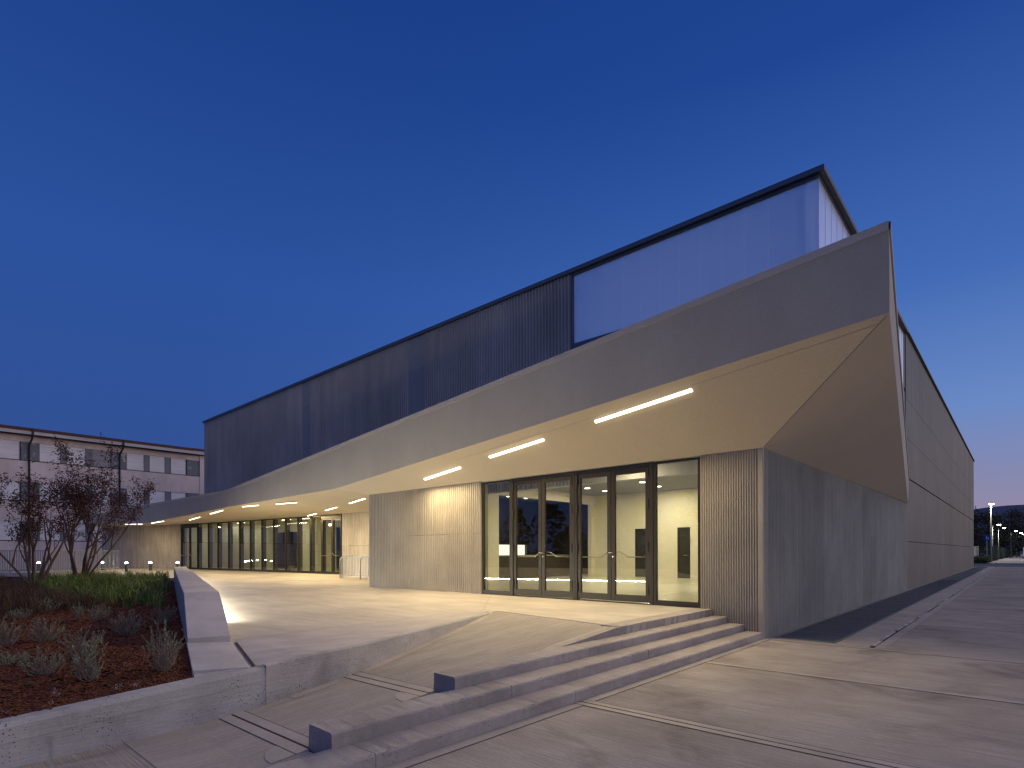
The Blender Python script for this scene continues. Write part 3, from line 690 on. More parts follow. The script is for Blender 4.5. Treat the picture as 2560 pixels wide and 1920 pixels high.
# recessed glazed front
GO = Vector((-43.5, 3.9)); GU = (Vector((-23.64, 5.42)) - GO).normalized()
def gs(x): return (x + 43.5) / GU.x
def gtop(s_): return 3.85 + (3.78 - 3.85) * s_ / 19.9
mu = [gs(x) for x in (-43.479, -41.996, -40.7, -39.088, -37.667, -36.168, -34.684, -33.295, -31.871, -30.514, -29.174, -27.855, -26.597, -25.472, -24.466, -23.64)]
def leaf(s0, s1, door, hinge_left=True):
    g = MB(); f = .085 if door else .035
    zb, zt = .52, lambda a: gtop(a) - (.20 if door else .03)
    LB = lambda *a: g.lbox(GO, GU, *a)
    LB(s0, s0 + f, -.03, .07, zb, zt); LB(s1 - f, s1, -.03, .07, zb, zt)
    LB(s0 + f, s1 - f, -.03, .07, zb, zb + .11); LB(s0 + f, s1 - f, -.03, .07, lambda a: zt(a) - (.10 if door else .05), zt)
    if not door: LB(s0 + .0, s0 + .06, .072, .26, zb, zt)
    o = g.build('door' if door else 'window', 'bronze', hall)
    MB().lbox(GO, GU, s0 + f - .01, s1 - f + .01, .012, .026, zb + .10, lambda a: zt(a) - .05).build('glass_pane', 'glass', o)
    if door:
        g = MB(); P = lambda a, d, z: (GO.x + GU.x * a - GU.y * d, GO.y + GU.y * a + GU.x * d, z)
        a0, a1 = (s1 - .05, s0 + .09) if hinge_left else (s0 + .05, s1 - .09)
        sg = 1 if a1 > a0 else -1
        g.tube([P(a0, -.07, 1.66), P(a0 + sg * .10, -.11, 1.62), P(a0 + sg * .22, -.12, 1.52), P(a1, -.12, 1.50), P(a1, -.04, 1.50)], .014, 6)
        g.build('push_bar', 'brushed', o, smooth=True)
        hs = s0 if hinge_left else s1
        for z in (.75, 1.9, 3.2): MB().lbox(GO, GU, hs - .02, hs + .02, -.055, -.031, z, z + .16).build('hinge', 'darkmetal', o)
leaf(mu[0] + .06, mu[1] - .004, True, True); leaf(mu[1] + .004, mu[2] - .02, True, False)
for i in range(2, 13): leaf(mu[i], mu[i + 1], False)
leaf(mu[13] + .04, mu[14] - .004, True, True); leaf(mu[14] + .004, mu[15] - .06, True, False)
g = MB()
g.lbox(GO, GU, mu[0], mu[0] + .055, -.04, .25, .5, gtop); g.lbox(GO, GU, mu[15] - .055, mu[15], -.04, .25, .5, gtop); g.lbox(GO, GU, mu[13], mu[13] + .036, -.04, .25, .5, gtop)
g.lbox(GO, GU, mu[0] + .056, mu[2], -.035, .08, lambda a: gtop(a) - .195, gtop); g.lbox(GO, GU, mu[13] + .037, mu[15] - .056, -.035, .08, lambda a: gtop(a) - .195, gtop)
g.lbox(GO, GU, mu[0], mu[15], -.05, .20, .44, .518)
g.build('glazing_frame', 'bronze', hall)
g = MB(); g.lbox(Vector((-23.64, 5.42)), Vector((1, .017)).normalized(), .002, 10.62, .0, .3, .45, 2.02); g.lbox(Vector((-23.64, 5.42)), Vector((1, .017)).normalized(), .002, 10.62, .0, .3, 2.035, 3.9)
g.build('board_marked_wall', 'board', hall)
MB().box(-13.02, -12.74, .31, 5.6, .45, 3.72).build('return_wall', 'board', hall)
fw = Vector((-50.9, .55)); fu = (Vector((-43.52, 3.93)) - fw).normalized(); fl = (Vector((-43.52, 3.93)) - fw).length
MB().lbox(fw, fu, 0, fl, .0, .3, .0, lambda a: 3.80 + .07 * a / fl).build('board_marked_wall', 'board', hall)
# inside the recessed front
hu = GU
g = MB()
def hb(*a): g.lbox(GO, hu, *a)
d1 = gs(-36.2); d2 = gs(-32.6)
hb(.1, d1, 3.2, 3.4, .5, 3.9); hb(d2, 14.4, 3.2, 3.4, .5, 3.9); hb(d1, d2, 3.2, 3.4, 3.15, 3.9); hb(14.4, 14.6, 2.0, 3.4, .5, 3.9); hb(15.9, 19.9, 3.2, 3.4, .5, 3.9); hb(14.6, 15.9, 3.2, 3.4, 3.3, 3.9)
hb(.1, .3, .3, 3.2, .5, 3.9); hb(19.7, 19.9, .35, 3.2, .5, 3.9)
g.build('foyer_wall', 'cream2', hall)
g = MB(); hb(.1, 19.9, .27, 7, .40, .51); g.build('foyer_floor', 'lfloor', hall)
g = MB(); hb(.1, 19.9, .27, 7, 3.88, 3.95); g.build('foyer_ceiling', 'cream2', hall)
g = MB(); hb(d1 - .6, 16.5, 6.8, 7.0, .5, 3.9); hb(d1 - .6, d1 - .4, 3.41, 6.8, .5, 3.9); hb(16.3, 16.5, 3.41, 6.8, .5, 3.9); g.build('foyer_back_wall', 'darkwood', hall)
for s_ in (2.0, 5.2, 11.2, 13.6, 17.6):
    g = MB(); hb(s_ - .5, s_ + .5, 1.9, 1.98, 3.84, 3.875); g.build('foyer_lamp', 'hall', hall)
g = MB(); c = GO + GU * 17.0 + Vector((-GU.y, GU.x)) * 1.3; g.tube([(c.x, c.y, 3.36), (c.x + .02, c.y - .07, 3.30)], [.05, .06], 10); g.build('spotlight', 'spot', hall)
g = MB(); g.tube([(c.x, c.y, 3.87), (c.x, c.y, 3.42)], .012, 6); g.tube([(c.x, c.y, 3.44), (c.x, c.y, 3.37)], [.055, .055], 8); g.build('spotlight_arm', 'darkmetal', hall)

# entrance glazing, y = 0
XS = [(-7.60, -6.49), (-6.42, -5.455), (-5.445, -4.47), (-4.34, -3.395), (-3.385, -2.41), (-2.31, -1.245)]
ZF = .54; ZT = 3.60
def entr_door(x0, x1, hl):
    g = MB(); y0, y1 = .05, .115
    g.box(x0, x0 + .10, y0, y1, ZF, ZT - .06); g.box(x1 - .10, x1, y0, y1, ZF, ZT - .06)
    g.box(x0 + .10, x1 - .10, y0 + .003, y1 - .003, ZF, ZF + .15); g.box(x0 + .10, x1 - .10, y0 + .003, y1 - .003, ZT - .18, ZT - .06)
    o = g.build('door', 'bronze', hall, bevel=.004)
    MB().box(x0 + .095, x1 - .095, .075, .089, ZF + .145, ZT - .175).build('glass_pane', 'glass', o)
    g = MB(); a0, a1 = (x1 - .06, x0 + .11) if hl else (x0 + .07, x1 - .11); sg = 1 if a1 > a0 else -1
    yb = .20 
    g.tube([(a0, .12, 1.66), (a0 + sg * .10, yb - .03, 1.655), (a0 + sg * .20, yb, 1.60), (a0 + sg * .27, yb, 1.545), (a1, yb, 1.54), (a1, .12, 1.54)], .015, 8)
    g.build('push_bar', 'brushed', o, smooth=True)
    hx_ = x0 + .015 if hl else x1 - .015
    for z in (.72, 1.65, 2.6, 3.28): MB().tube([(hx_, .035, z), (hx_, .035, z + .22)], .018, 8).build('hinge', 'darkmetal', o)
    if not hl:
        g = MB(); xx = x0 + .045
        g.tube([(xx, .05, 1.64), (xx, .0, 1.64), (xx - .10, -.004, 1.64)], .010, 6)
        MB().tube([(xx, .05, 1.55), (xx, .042, 1.55)], .018, 8).build('lock', 'brushed', o)
        g.build('handle', 'brushed', o, smooth=True)
entr_door(*XS[1], True); entr_door(*XS[2], False); entr_door(*XS[3], True); entr_door(*XS[4], False)
for (x0, x1) in (XS[0], XS[5]):
    g = MB(); f = .06
    g.box(x0, x0 + f, .04, .13, ZF - .02, ZT + .01); g.box(x1 - f, x1, .04, .13, ZF - .02, ZT + .01); g.box(x0 + f, x1 - f, .043, .127, ZF - .02, ZF + .07); g.box(x0 + f, x1 - f, .043, .127, ZT - .04, ZT + .01)
    o = g.build('side_window', 'bronze', hall, bevel=.003)
    MB().box(x0 + f - .005, x1 - f + .005, .075, .089, ZF + .065, ZT - .035).build('glass_pane', 'glass', o)
g = MB()
for x0, x1 in ((-6.488, -6.422), (-4.468, -4.342), (-2.408, -2.312)): g.box(x0, x1, .03, .16, .50, ZT + .02)
g.box(-6.42, -4.47, .035, .14, ZT - .055, ZT + .02); g.box(-4.34, -2.41, .035, .14, ZT - .055, ZT + .02); g.box(-7.6, -1.236, .02, .16, .50, .518)
g.box(-4.412, -4.398, .022, .03, .52, ZT)
g.build('door_frame', 'bronze', hall)
MB().box(-7.6, -1.24, .05, .28, ZT + .022, 4.5).build('lintel', 'cream', hall)
# lobby
XL, YB, ZC = -11.91, 12.19, 4.40
g = MB(); g.box(XL - .2, XL, .3, 5.33, .5, ZC); g.box(XL - .2, XL, 11.9, YB, .5, ZC); g.box(XL - .2, XL, 5.33, 11.9, 3.98, ZC)
dr = [(-9.67, -8.9), (-7.58, -7.0)]
xs_ = [XL] + [v for d in dr for v in d] + [-.30]
for i in range(0, len(xs_) - 1, 2): g.box(xs_[i], xs_[i + 1], YB, YB + .2, .5, ZC)
for a, b in dr: g.box(a, b, YB, YB + .2, 2.74, ZC)
g.box(-.36, -.302, .32, YB, .5, ZC); g.build('lobby_wall', 'cream', hall)
g = MB(); g.box(XL, -.3, .16, YB, .40, .515); g.box(-17, XL, 4.4, 14, .40, .51); g.build('lobby_floor', 'lfloor', hall)
g = MB(); g.box(XL, -.3, .29, YB, ZC + .002, ZC + .1); g.box(-17, XL - .2, 4.4, 14, ZC, ZC + .1); g.build('lobby_ceiling', 'ceil', hall)
for a, b in dr:
    g = MB(); g.box(a, a + .07, YB - .02, YB + .05, .515, 2.735); g.box(b - .07, b, YB - .02, YB + .05, .515, 2.735); g.box(a + .07, b - .07, YB - .02, YB + .05, 2.66, 2.735); g.box(a + .07, b - .07, YB + .01, YB + .04, .52, 2.66)
    o = g.build('inner_door', plain('inner_door_paint', (.035, .032, .03), .35), hall)
    g = MB(); g.tube([(b - .14, YB, 1.52), (b - .14, YB - .06, 1.52), (b - .28, YB - .06, 1.52)], .012, 6); g.build('handle', 'brushed', o)
g = MB(); g.box(-16.2, -16.0, 4.4, 14, .5, 1.5); g.box(-16.2, -16.0, 4.4, 9.2, 1.5, ZC); g.box(-16.2, -16.0, 11.85, 14, 1.5, ZC); g.box(-16.2, -16.0, 9.2, 11.85, 2.06, ZC); g.box(-16, XL - .2, 4.3, 4.4, .5, ZC); g.box(-16, XL - .2, 14, 14.1, .5, ZC)
g.build('bar_wall', 'darkwood', hall)
g = MB(); g.box(-16.22, -16.15, 9.2, 11.85, 1.5, 2.06); g.build('serving_hatch', 'hatch', hall)
g = MB(); g.box(-13.6, -12.9, 5.5, 11.7, .51, 1.5); g.build('bar_counter', 'darkwood', hall)
g = MB(); g.box(-13.65, -12.85, 5.45, 11.75, 1.502, 1.54); g.build('bar_top', 'alu', hall)
g = MB()
for z in (2.45, 2.85, 3.2): g.box(-15.98, -15.7, 5.6, 9.0, z, z + .03)
g.build('bar_shelf', 'alu', hall)
for (x, y, r) in [(-15.0, 6.2, .09), (-15.0, 7.6, .09), (-15.0, 9.3, .09), (-15.0, 10.6, .09), (-15, 12.0, .09), (-8.04, 6.12, .12), (-6.15, 6.13, .12), (-10.15, 8.99, .12), (-10.2, 10.46, .12), (-7.39, 8.75, .12), (-7.61, 10.48, .12), (-5.03, 6.16, .12), (-5.05, 7.63, .12), (-10.2, 7.6, .12), (-4.3, 5.4, .24), (-2.6, 6.2, .12), (-2.6, 8.6, .12), (-8.1, 3.4, .12), (-5, 3.4, .12), (-2.6, 3.4, .12)]:
    g = MB(); g.tube([(x, y, ZC - .012), (x, y, ZC + .001)], r, 16); g.build('downlight', 'downl', hall)

for (x, y, wt) in ((-8.04, 6.12, 105), (-5.03, 6.16, 105), (-2.6, 6.2, 70), (-7.61, 10.48, 105), (-10.2, 9.0, 60), (-5.0, 3.4, 60), (-15.0, 8.5, 30)):
    area('downlight_light', (x, y, ZC - .03), (0, 0, -1), .22, .22, wt, (1.0, .88, .62), hall)
for s_ in (2.0, 5.2, 11.2, 13.6, 17.6):
    c = GO + GU * s_ + Vector((-GU.y, GU.x)) * 1.94; area('foyer_light', (c.x, c.y, 3.83), (0, 0, -1), 1.0, .08, 26, (1.0, .93, .68), hall, (GU.x, GU.y, 0))
# ================================================================== strip lamps under the canopy
lamps = [((-3.0, -1.176, 4.409), (-.741, -1.434, 4.593), 'longest strip lamp under the canopy tip, nearest to the viewer'),
         ((-6.5, -.762, 4.12), (-4.521, -.985, 4.274), 'second strip lamp from the canopy tip, above the middle of the glazed doors'),
         ((-9.579, -.369, 3.861), (-7.765, -.593, 4.007), 'third strip lamp from the canopy tip, in front of the left ribbed wall'),
         ((-16.68, 1.533, 3.698), (-14.233, .625, 3.667), 'slanting strip lamp just left of the ribbed wall end'),
         ((-21.624, 3.3, 3.76), (-19.192, 2.445, 3.73), 'slanting strip lamp over the steel stair railing, middle of its row of three'),
         ((-26.487, 4.971, 3.791), (-24.332, 4.307, 3.785), 'slanting strip lamp close to the recessed glass doors on the right'),
         ((-21.308, .69, 3.89), (-19.39, .651, 3.841), 'nearly level strip lamp, right one of the pair by the fascia kink'),
         ((-24.54, .547, 3.944), (-22.871, .574, 3.921), 'nearly level strip lamp, left one of the pair by the fascia kink'),
         ((-29.769, .98, 3.87), (-27.521, .766, 3.931), 'slanting strip lamp left of the fascia kink, larger of the two there'),
         ((-34.173, 1.39, 3.726), (-32.173, 1.261, 3.803), 'small slanting strip lamp above the left end of the recessed glazing'),
         ((-38.064, .439, 3.64), (-36.248, .599, 3.704), 'small strip lamp at the canopy edge in front of the board-marked wall'),
         ((-44.4, .55, 3.79), (-42.9, 1.2, 3.775), 'farthest strip lamp, level, at the left end of the canopy')]
for li, (p, q, lab) in enumerate(lamps):
    p, q = Vector(p), Vector(q); mid = (p + q) / 2; dn = Vector((0, 0, -1))
    if li < 3:
        u_ = (mid.x - Tb[0]) / (B[0] - Tb[0]); cr_ = Vector(lerp(Tb, B, u_)) - Vector(lerp(Cp, W, u_))
        dn = (q - p).cross(cr_).normalized(); dn = -dn if dn.z > 0 else dn
    t = empty('strip_lamp', mid, lab, 'lamp', 'strip lamps under the canopy')
    g = MB(); g.beam(p + dn * .004, q + dn * .004, .085, .022, -dn); g.build('housing', 'alu', t)
    g = MB(); e_ = (q - p).normalized() * .01; g.beam(p + dn * .021 + e_, q + dn * .021 - e_, .060, .028, -dn); g.build('diffuser', 'lampwarm', t)
    area('lamp_light', mid + dn * .037, dn, (q - p).length - .03, .056, 465 * math.pi * ((q - p).length - .03) * .056, (1.0, .765, .40), t, q - p)

# ================================================================== railings
def railing(name, pts, z0, z1, label, bent=False, pitch=.12):
    t = empty(name, (*pts[0], z0), label, 'railing')
    bal = MB(); tr = MB()
    for a, b in zip(pts, pts[1:]):
        a, b = Vector(a), Vector(b); L = (b - a).length; u = (b - a) / L; n = int(L / pitch)
        tr.beam((a.x, a.y, z1 - .02), (b.x, b.y, z1 - .02), .05, .035); tr.beam((a.x, a.y, z0 + .10), (b.x, b.y, z0 + .10), .045, .03)
        for i in range(1, n): c = a + u * (L * i / n); bal.beam((c.x, c.y, z0 + .115), (c.x, c.y, z1 - .038), .012, .034, (u.x, u.y, 0))
        k = max(1, round(L / 1.9))
        for i in range(k + 1):
            c = a + u * (L * i / k); g = MB()
            g.beam((c.x, c.y, z0), (c.x, c.y, z1 - .04), .05, .03, (u.x, u.y, 0)); g.beam((c.x, c.y, z0), (c.x, c.y, z0 + .015), .12, .09, (u.x, u.y, 0))
            g.build('post', 'steel', t)
    tr.build('rail', 'steel', t); bal.build('baluster_panel', 'steel', t)
    return t
railing('steel_railing', [(-37.9, -9.15), (-33.9, -5.55)], .68, 1.84, 'grey steel railing with upright bars behind the trees, left section')
railing('steel_railing', [(-33.9, -5.42), (-37.82, -1.42)], .68, 1.85, 'grey steel railing running towards the board-marked wall behind the bollard lights')
g = MB(); g.prism([(-38, -9.3), (-33.75, -5.5), (-33.88, -5.37), (-38.1, -9.15)], -.03, .68); g.prism([(-33.75, -5.5), (-33.6, -5.36), (-37.75, -1.25), (-37.95, -1.4)], -.03, .68)
tag(g.build('low_kerb_wall', 'lowwall', bevel=.01), 'low grey concrete upstand carrying the steel railings', 'wall')
t = railing('stair_railing', [(-19.5, 2.9), (-13.1, 2.9)], .5, 1.50, 'galvanised railing with bent handrails guarding the stair beside the ribbed wall')
for x in (-19.36, -17.75, -16.1):
    g = MB(); g.tube([(x, 2.72, .5), (x, 2.72, 1.36), (x + .06, 2.74, 1.44), (x + .22, 2.80, 1.52), (x + .8, 2.84, 1.53)], .026, 8); g.tube([(x, 2.72, .5), (x, 2.72, .515)], .06, 8)
    g.build('handrail', 'steel', t, smooth=True)

# ================================================================== bollard lights
bol = empty('bollard_light', (-38.228, 1.998, .5), 'lit bollard beside the left jamb of the recessed glazing', 'bollard light', 'bollard lights along the plaza')
g = MB(); g.tube([(0, 0, 0), (0, 0, .52)], .082, 14); g.build('post', plain('bollard_grey', (.10, .10, .105), .5, .5), bol, local=True)
g = MB(); g.tube([(0, 0, .522), (0, 0, .60)], .076, 14); g.build('lens', 'bollamp', bol, local=True)
g = MB(); g.tube([(0, 0, .602), (0, 0, .63)], [.086, .08], 14); g.build('cap', 'darkmetal', bol, local=True)
def dup(root, loc, label):
    r = root.copy(); col.objects.link(r); r.location = loc; r['label'] = label
    for ch in children(root):
        c_ = ch.copy(); col.objects.link(c_); c_.parent = r
        for gch in children(ch):
            d = gch.copy(); col.objects.link(d); d.parent = c_
    return r
for loc, lab in [((-39.771, .838, .5), 'lit bollard in front of the warm patch on the board-marked wall'),
                 ((-39.139, -.688, .5), 'lit bollard just right of the end of the steel railing'),
                 ((-42.6, -1.2, .5), 'lit bollard behind the railing bars, right of the larger tree'),
                 ((-44.0, -2.6, .5), 'lit bollard seen through the stems of the larger tree, right one of two'),
                 ((-45.2, -4.2, .5), 'lit bollard seen through the stems of the larger tree, left one of two')]:
    dup(bol, loc, lab)
struct(MB().sheet([(-52, -12), (-37.9, -12), (-34.1, -5.6), (-38.2, -1.4), (-52, -1.21)], .49), 'path', 'walk')

# ================================================================== planting
def tree(name, base, label, height, spread, nst, leafn, seed, lean=(0, 0), lo=.32):
    rn = random.Random(seed); t = empty(name, base, label, 'tree', 'multi stemmed trees in the planting bed'); tk = MB(); tips = []
    bx, by, bz = base
    def grow(p, d, L, r, lev):
        n = 5; pts = [p]; rr = [r]
        for i in range(n):
            d = (d + Vector((rn.gauss(0, .10), rn.gauss(0, .10), rn.gauss(.03, .06)))).normalized()
            p = p + d * (L / n); pts.append(p); rr.append(r * (1 - .62 * (i + 1) / n))
        tk.tube(pts, rr, 6 if lev < 2 else 4, cap=False)
        if lev >= 2:
            for q in pts[1:]: tips.append((q, d))
        if lev < 4:
            for k in range(rn.choice((2, 3, 3)) if lev < 3 else 2):
                i = rn.randint(2, n); q = pts[i]; a = rn.uniform(0, 6.28); sp = rn.uniform(.35, .75)
                dd = (d + Vector((math.cos(a) * sp, math.sin(a) * sp, rn.uniform(-.05, .35)))).normalized()
                grow(q, dd, L * rn.uniform(.45, .68), rr[i] * .8, lev + 1)
    for k in range(nst):
        a = 6.283 * k / nst + rn.uniform(-.4, .4); o = rn.uniform(.25, .62) * spread
        d = Vector((math.cos(a) * o + lean[0], math.sin(a) * o + lean[1], 1)).normalized()
        grow(Vector((bx + math.cos(a) * .10, by + math.sin(a) * .10, bz - .05)), d, height * rn.uniform(.46, .58), rn.uniform(.045, .065), 0)
    tk.build('trunk', 'bark', t, smooth=True)
    cr = MB(); tips = [x for x in tips if x[0].z > bz + height * lo]
    cl = [(Vector((rn.gauss(bx, 1.3), rn.gauss(by, 1.3), bz + height * rn.uniform(.4, 1))), rn.uniform(.5, 1.0)) for _ in range(7)]   # thinner gaps
    k = 0
    while k < leafn:
        q, d = rn.choice(tips)
        if any((q - c_).length < r_ for c_, r_ in cl) and rn.random() < .75: continue
        c_ = q + Vector((rn.gauss(0, .11), rn.gauss(0, .11), rn.gauss(0, .10)))
        for _ in range(3):
            a = Vector((rn.gauss(0, 1), rn.gauss(0, 1), rn.gauss(-.2, .7))).normalized(); b = a.cross(Vector((rn.gauss(0, 1), rn.gauss(0, 1), rn.gauss(0, 1)))).normalized()
            L = rn.uniform(.03, .056); c2 = c_ + Vector((rn.gauss(0, .05), rn.gauss(0, .05), rn.gauss(0, .05)))
            cr.add([c2 - a * L, c2 + b * L * .45 + a * L * .1, c2 + a * L, c2 - b * L * .45 + a * L * .1], [(0, 1, 2, 3)]); k += 1
    cr.build('crown', 'redleaf', t)
tree('crape_myrtle', (-23.5, -7.42, .40), 'smaller sparse multi stemmed tree with dull red leaves at the left edge', 4.7, .75, 7, 6000, 5)
tree('crape_myrtle', (-25.33, -5.69, .40), 'larger bushy multi stemmed tree with dark red leaves in front of the old building', 5.5, .85, 9, 9800, 12, (.03, .05))

# ornamental grass behind the mulch
def in_poly(x, y, P):
    c_ = False; j = len(P) - 1
    for i in range(len(P)):
        if (P[i][1] > y) != (P[j][1] > y) and x < (P[j][0] - P[i][0]) * (y - P[i][1]) / (P[j][1] - P[i][1]) + P[i][0]: c_ = not c_
        j = i
    return c_
def blades(mb, rn, c_, n, h, spr, wd):
    for _ in range(n):
        a = rn.uniform(0, 6.28); b0 = c_ + Vector((rn.gauss(0, .05), rn.gauss(0, .05), 0)); hh = h * rn.uniform(.6, 1.15); o = spr * rn.uniform(.2, 1.1)
        d = Vector((math.cos(a), math.sin(a), 0)); s_ = Vector((-d.y, d.x, 0)) * wd * rn.uniform(.6, 1.2)
        p1 = b0 + d * o * .35 + Vector((0, 0, hh * .65)); p2 = b0 + d * o + Vector((0, 0, hh * rn.uniform(.75, 1.0)))
        mb.add([b0 - s_, b0 + s_, p1 + s_ * .8, p1 - s_ * .8, p2], [(0, 1, 2, 3), (3, 2, 4)])
GP = [(-15.9, -8.0), (-14.5, -7.75), (-13.0, -7.25), (-11.5, -6.75), (-18.3, -4.7), (-25.4, -2.5), (-32.2, -4.9), (-32.4, -6.0), (-24, -7.6)]
g = MB(); rn = random.Random(4); k = 0
while k < 440:
    x, y = rn.uniform(-33, -11), rn.uniform(-9, -2)
    if not in_poly(x, y, GP): continue
    if noise.noise(Vector((x * .8, y * .8, 0))) < -.16: continue
    blades(g, rn, Vector((x, y, zbed(x, y) - .02)), rn.randint(18, 40), rn.uniform(.25, .66), rn.uniform(.3, .55), .008); k += 1
tag(g.build('ornamental_grass', 'grass'), 'clumps of green strappy ornamental grass at the back of the planting bed', 'grass', kind='stuff')
g = MB(); k = 0
while k < 260:
    x, y = rn.uniform(-31, -11), rn.uniform(-11, -7)
    if in_poly(x, y, GP) or y < -9.9 + (-12 - x) * .04 or y > -7.8: continue
    blades(g, rn, Vector((x, y, zbed(x, y) - .02)), 30, rn.uniform(.3, .6), .34, .005); k += 1
tag(g.build('dry_grass', 'drygrass'), 'faded brown feathery ground cover at the back left of the bed', 'ground cover', kind='stuff')

def shrub(x, y, wd, ht, label, seed, green='sage', nst=None, bare=.30):
    rn = random.Random(seed); z = zbed(x, y); t = empty('grey_shrub', (x, y, z), label, 'shrub', 'grey green shrubs in the mulch')
    sm, lf = MB(), MB(); nst = nst or int(26 + wd * 40)
    for _ in range(nst):
        a = rn.uniform(0, 6.28); o = wd / 2 * math.sqrt(rn.random()); h = ht * rn.uniform(.55, 1.05) * (1 - .35 * (o / (wd / 2 + 1e-6)) ** 2)
        p0 = Vector((x + rn.gauss(0, .03), y + rn.gauss(0, .03), z - .02)); p3 = Vector((x + math.cos(a) * o, y + math.sin(a) * o, z + h)); p1 = p0.lerp(p3, .4) + Vector((rn.gauss(0, .03), rn.gauss(0, .03), -.02)); p2 = p0.lerp(p3, .75) + Vector((rn.gauss(0, .025), rn.gauss(0, .025), .0))
        sm.tube([p0, p1, p2, p3], [.0042, .0034, .0022, .001], 3, cap=False)
        pl_ = [p0, p1, p2, p3]
        for i in range(int(30 + 40 * ht)):
            u = bare + (1 - bare) * rn.random() ** .8; k = min(2, int(u * 3)); q = pl_[k].lerp(pl_[k + 1], u * 3 - k)
            d = (pl_[k + 1] - pl_[k]).normalized(); s_ = Vector((rn.gauss(0, 1), rn.gauss(0, 1), rn.gauss(0, .5))); s_ = (s_ - d * s_.dot(d)).normalized()
            L = rn.uniform(.010, .026); v = (d * .7 + s_ * .8).normalized() * L; b = d.cross(s_) * L * .15
            lf.add([q, q + v * .5 + b, q + v, q + v * .5 - b], [(0, 1, 2, 3)])
    sm.build('stems', 'stem', t); lf.build('foliage', green, t)
SH = [(-3.76, -10.1, .42, .34, 'rounded grey shrub in the mulch, nearest to the left front corner'),
      (-2.95, -9.26, .46, .56, 'tall upright grey green shrub nearest to the low wall slab'),
      (-3.14, -9.84, .34, .36, 'loose bare stemmed shrub in front of the pair in the middle of the mulch'),
      (-4.56, -9.6, .60, .40, 'wide sprawling shrub in the middle of the mulch bed'),
      (-6.71, -9.64, .50, .42, 'bushy grey shrub left of the middle, behind the front ones'),
      (-6.69, -10.09, .52, .46, 'dense silvery shrub cut by the left edge of the photo'),
      (-6.51, -8.67, .56, .44, 'silvery shrub midway between the tall shrub and the grass'),
      (-7.45, -7.96, .52, .44, 'dark grey green shrub beside the far side of the low wall'),
      (-8.95, -8.55, .42, .36, 'round pale shrub in the middle just in front of the grass'),
      (-10.4, -8.57, .28, .34, 'narrow upright shrub at the front edge of the grass'),
      (-10.78, -9.44, .46, .26, 'low shrub at the back left of the mulch'),
      (-12.01, -8.81, .62, .36, 'greyish shrub below the stems of the smaller tree'),
      (-4.9, -10.28, .52, .20, 'low flat shrub at the left edge of the mulch')]
for i, (x, y, wd, ht, lab) in enumerate(SH): shrub(x, y, wd, ht, lab, 40 + i)
def sprig(x, y, label, seed):
    rn = random.Random(seed); z = zbed(x, y); t = empty('green_sprig', (x, y, z), label, 'plant', 'small green sprigs in the mulch'); sm, lf = MB(), MB()
    for _ in range(5):
        a = rn.uniform(0, 6.28); p0 = Vector((x, y, z)); p1 = p0 + Vector((math.cos(a) * .05, math.sin(a) * .05, rn.uniform(.05, .11)))
        sm.tube([p0, p1], [.002, .001], 3)
        for _ in range(14):
            q = p0.lerp(p1, rn.uniform(.2, 1)); d = Vector((rn.gauss(0, 1), rn.gauss(0, 1), rn.gauss(.2, .5))).normalized(); b = d.orthogonal() * .3
            L = rn.uniform(.010, .018); lf.add([q, q + (d + b) * L * .5, q + d * L, q + (d - b) * L * .5], [(0, 1, 2, 3)])
    sm.build('stems', 'sprig', t); lf.build('leaves', 'sprig', t)
sprig(-3.31, -10.31, 'small bright green weed in the mulch near the left front', 71); sprig(-4.64, -9.74, 'small bright green sprig beside the sprawling shrub', 72)
def flower(x, y, label, seed, leaves, n):
    rn = random.Random(seed); z = zbed(x, y); t = empty('white_flower', (x, y, z), label, 'flower', 'white flowers by the retaining wall'); sm, pt, lf = MB(), MB(), MB()
    for _ in range(n):
        a = rn.uniform(0, 6.28); o = rn.uniform(.01, .045); h = rn.uniform(.05, .10); p0 = Vector((x, y, z)); p1 = p0 + Vector((math.cos(a) * o, math.sin(a) * o, h)); sm.tube([p0, p1], [.0016, .001], 3)
        for _ in range(16):
            q = p0.lerp(p1, rn.uniform(.45, 1.05)) + Vector((rn.gauss(0, .006),) * 3); d = Vector((rn.gauss(0, 1), rn.gauss(0, 1), rn.gauss(.3, .6))).normalized(); b = d.orthogonal() * .5; L = rn.uniform(.007, .013)
            pt.add([q, q + (d + b) * L * .5, q + d * L, q + (d - b) * L * .5], [(0, 1, 2, 3)])
    for _ in range(leaves):
        a = rn.uniform(0, 6.28); d = Vector((math.cos(a), math.sin(a), rn.uniform(.2, .7))).normalized(); b = d.orthogonal() * .45; L = rn.uniform(.02, .035); q = Vector((x + rn.gauss(0, .02), y + rn.gauss(0, .02), z + .005))
        lf.add([q, q + (d + b) * L * .5, q + d * L, q + (d - b) * L * .5], [(0, 1, 2, 3)])
    sm.build('stems', 'darkleaf', t); pt.build('petals', 'petal', t)
    if leaves: lf.build('leaves', 'darkleaf', t)
flower(-2.72, -10.19, 'double white flower spike alone in the front mulch', 81, 4, 4); flower(-2.56, -9.75, 'white flower spike left of the dark leaves at the wall top', 82, 6, 3)
flower(-2.52, -9.62, 'white flower with a cushion of dark leaves at the wall top', 83, 46, 3); flower(-2.34, -10.28, 'pale pinkish flower sprig against the wall edge', 84, 16, 2); flower(-2.42, -10.56, 'tiny white flower at the left edge by the retaining wall', 85, 8, 2)

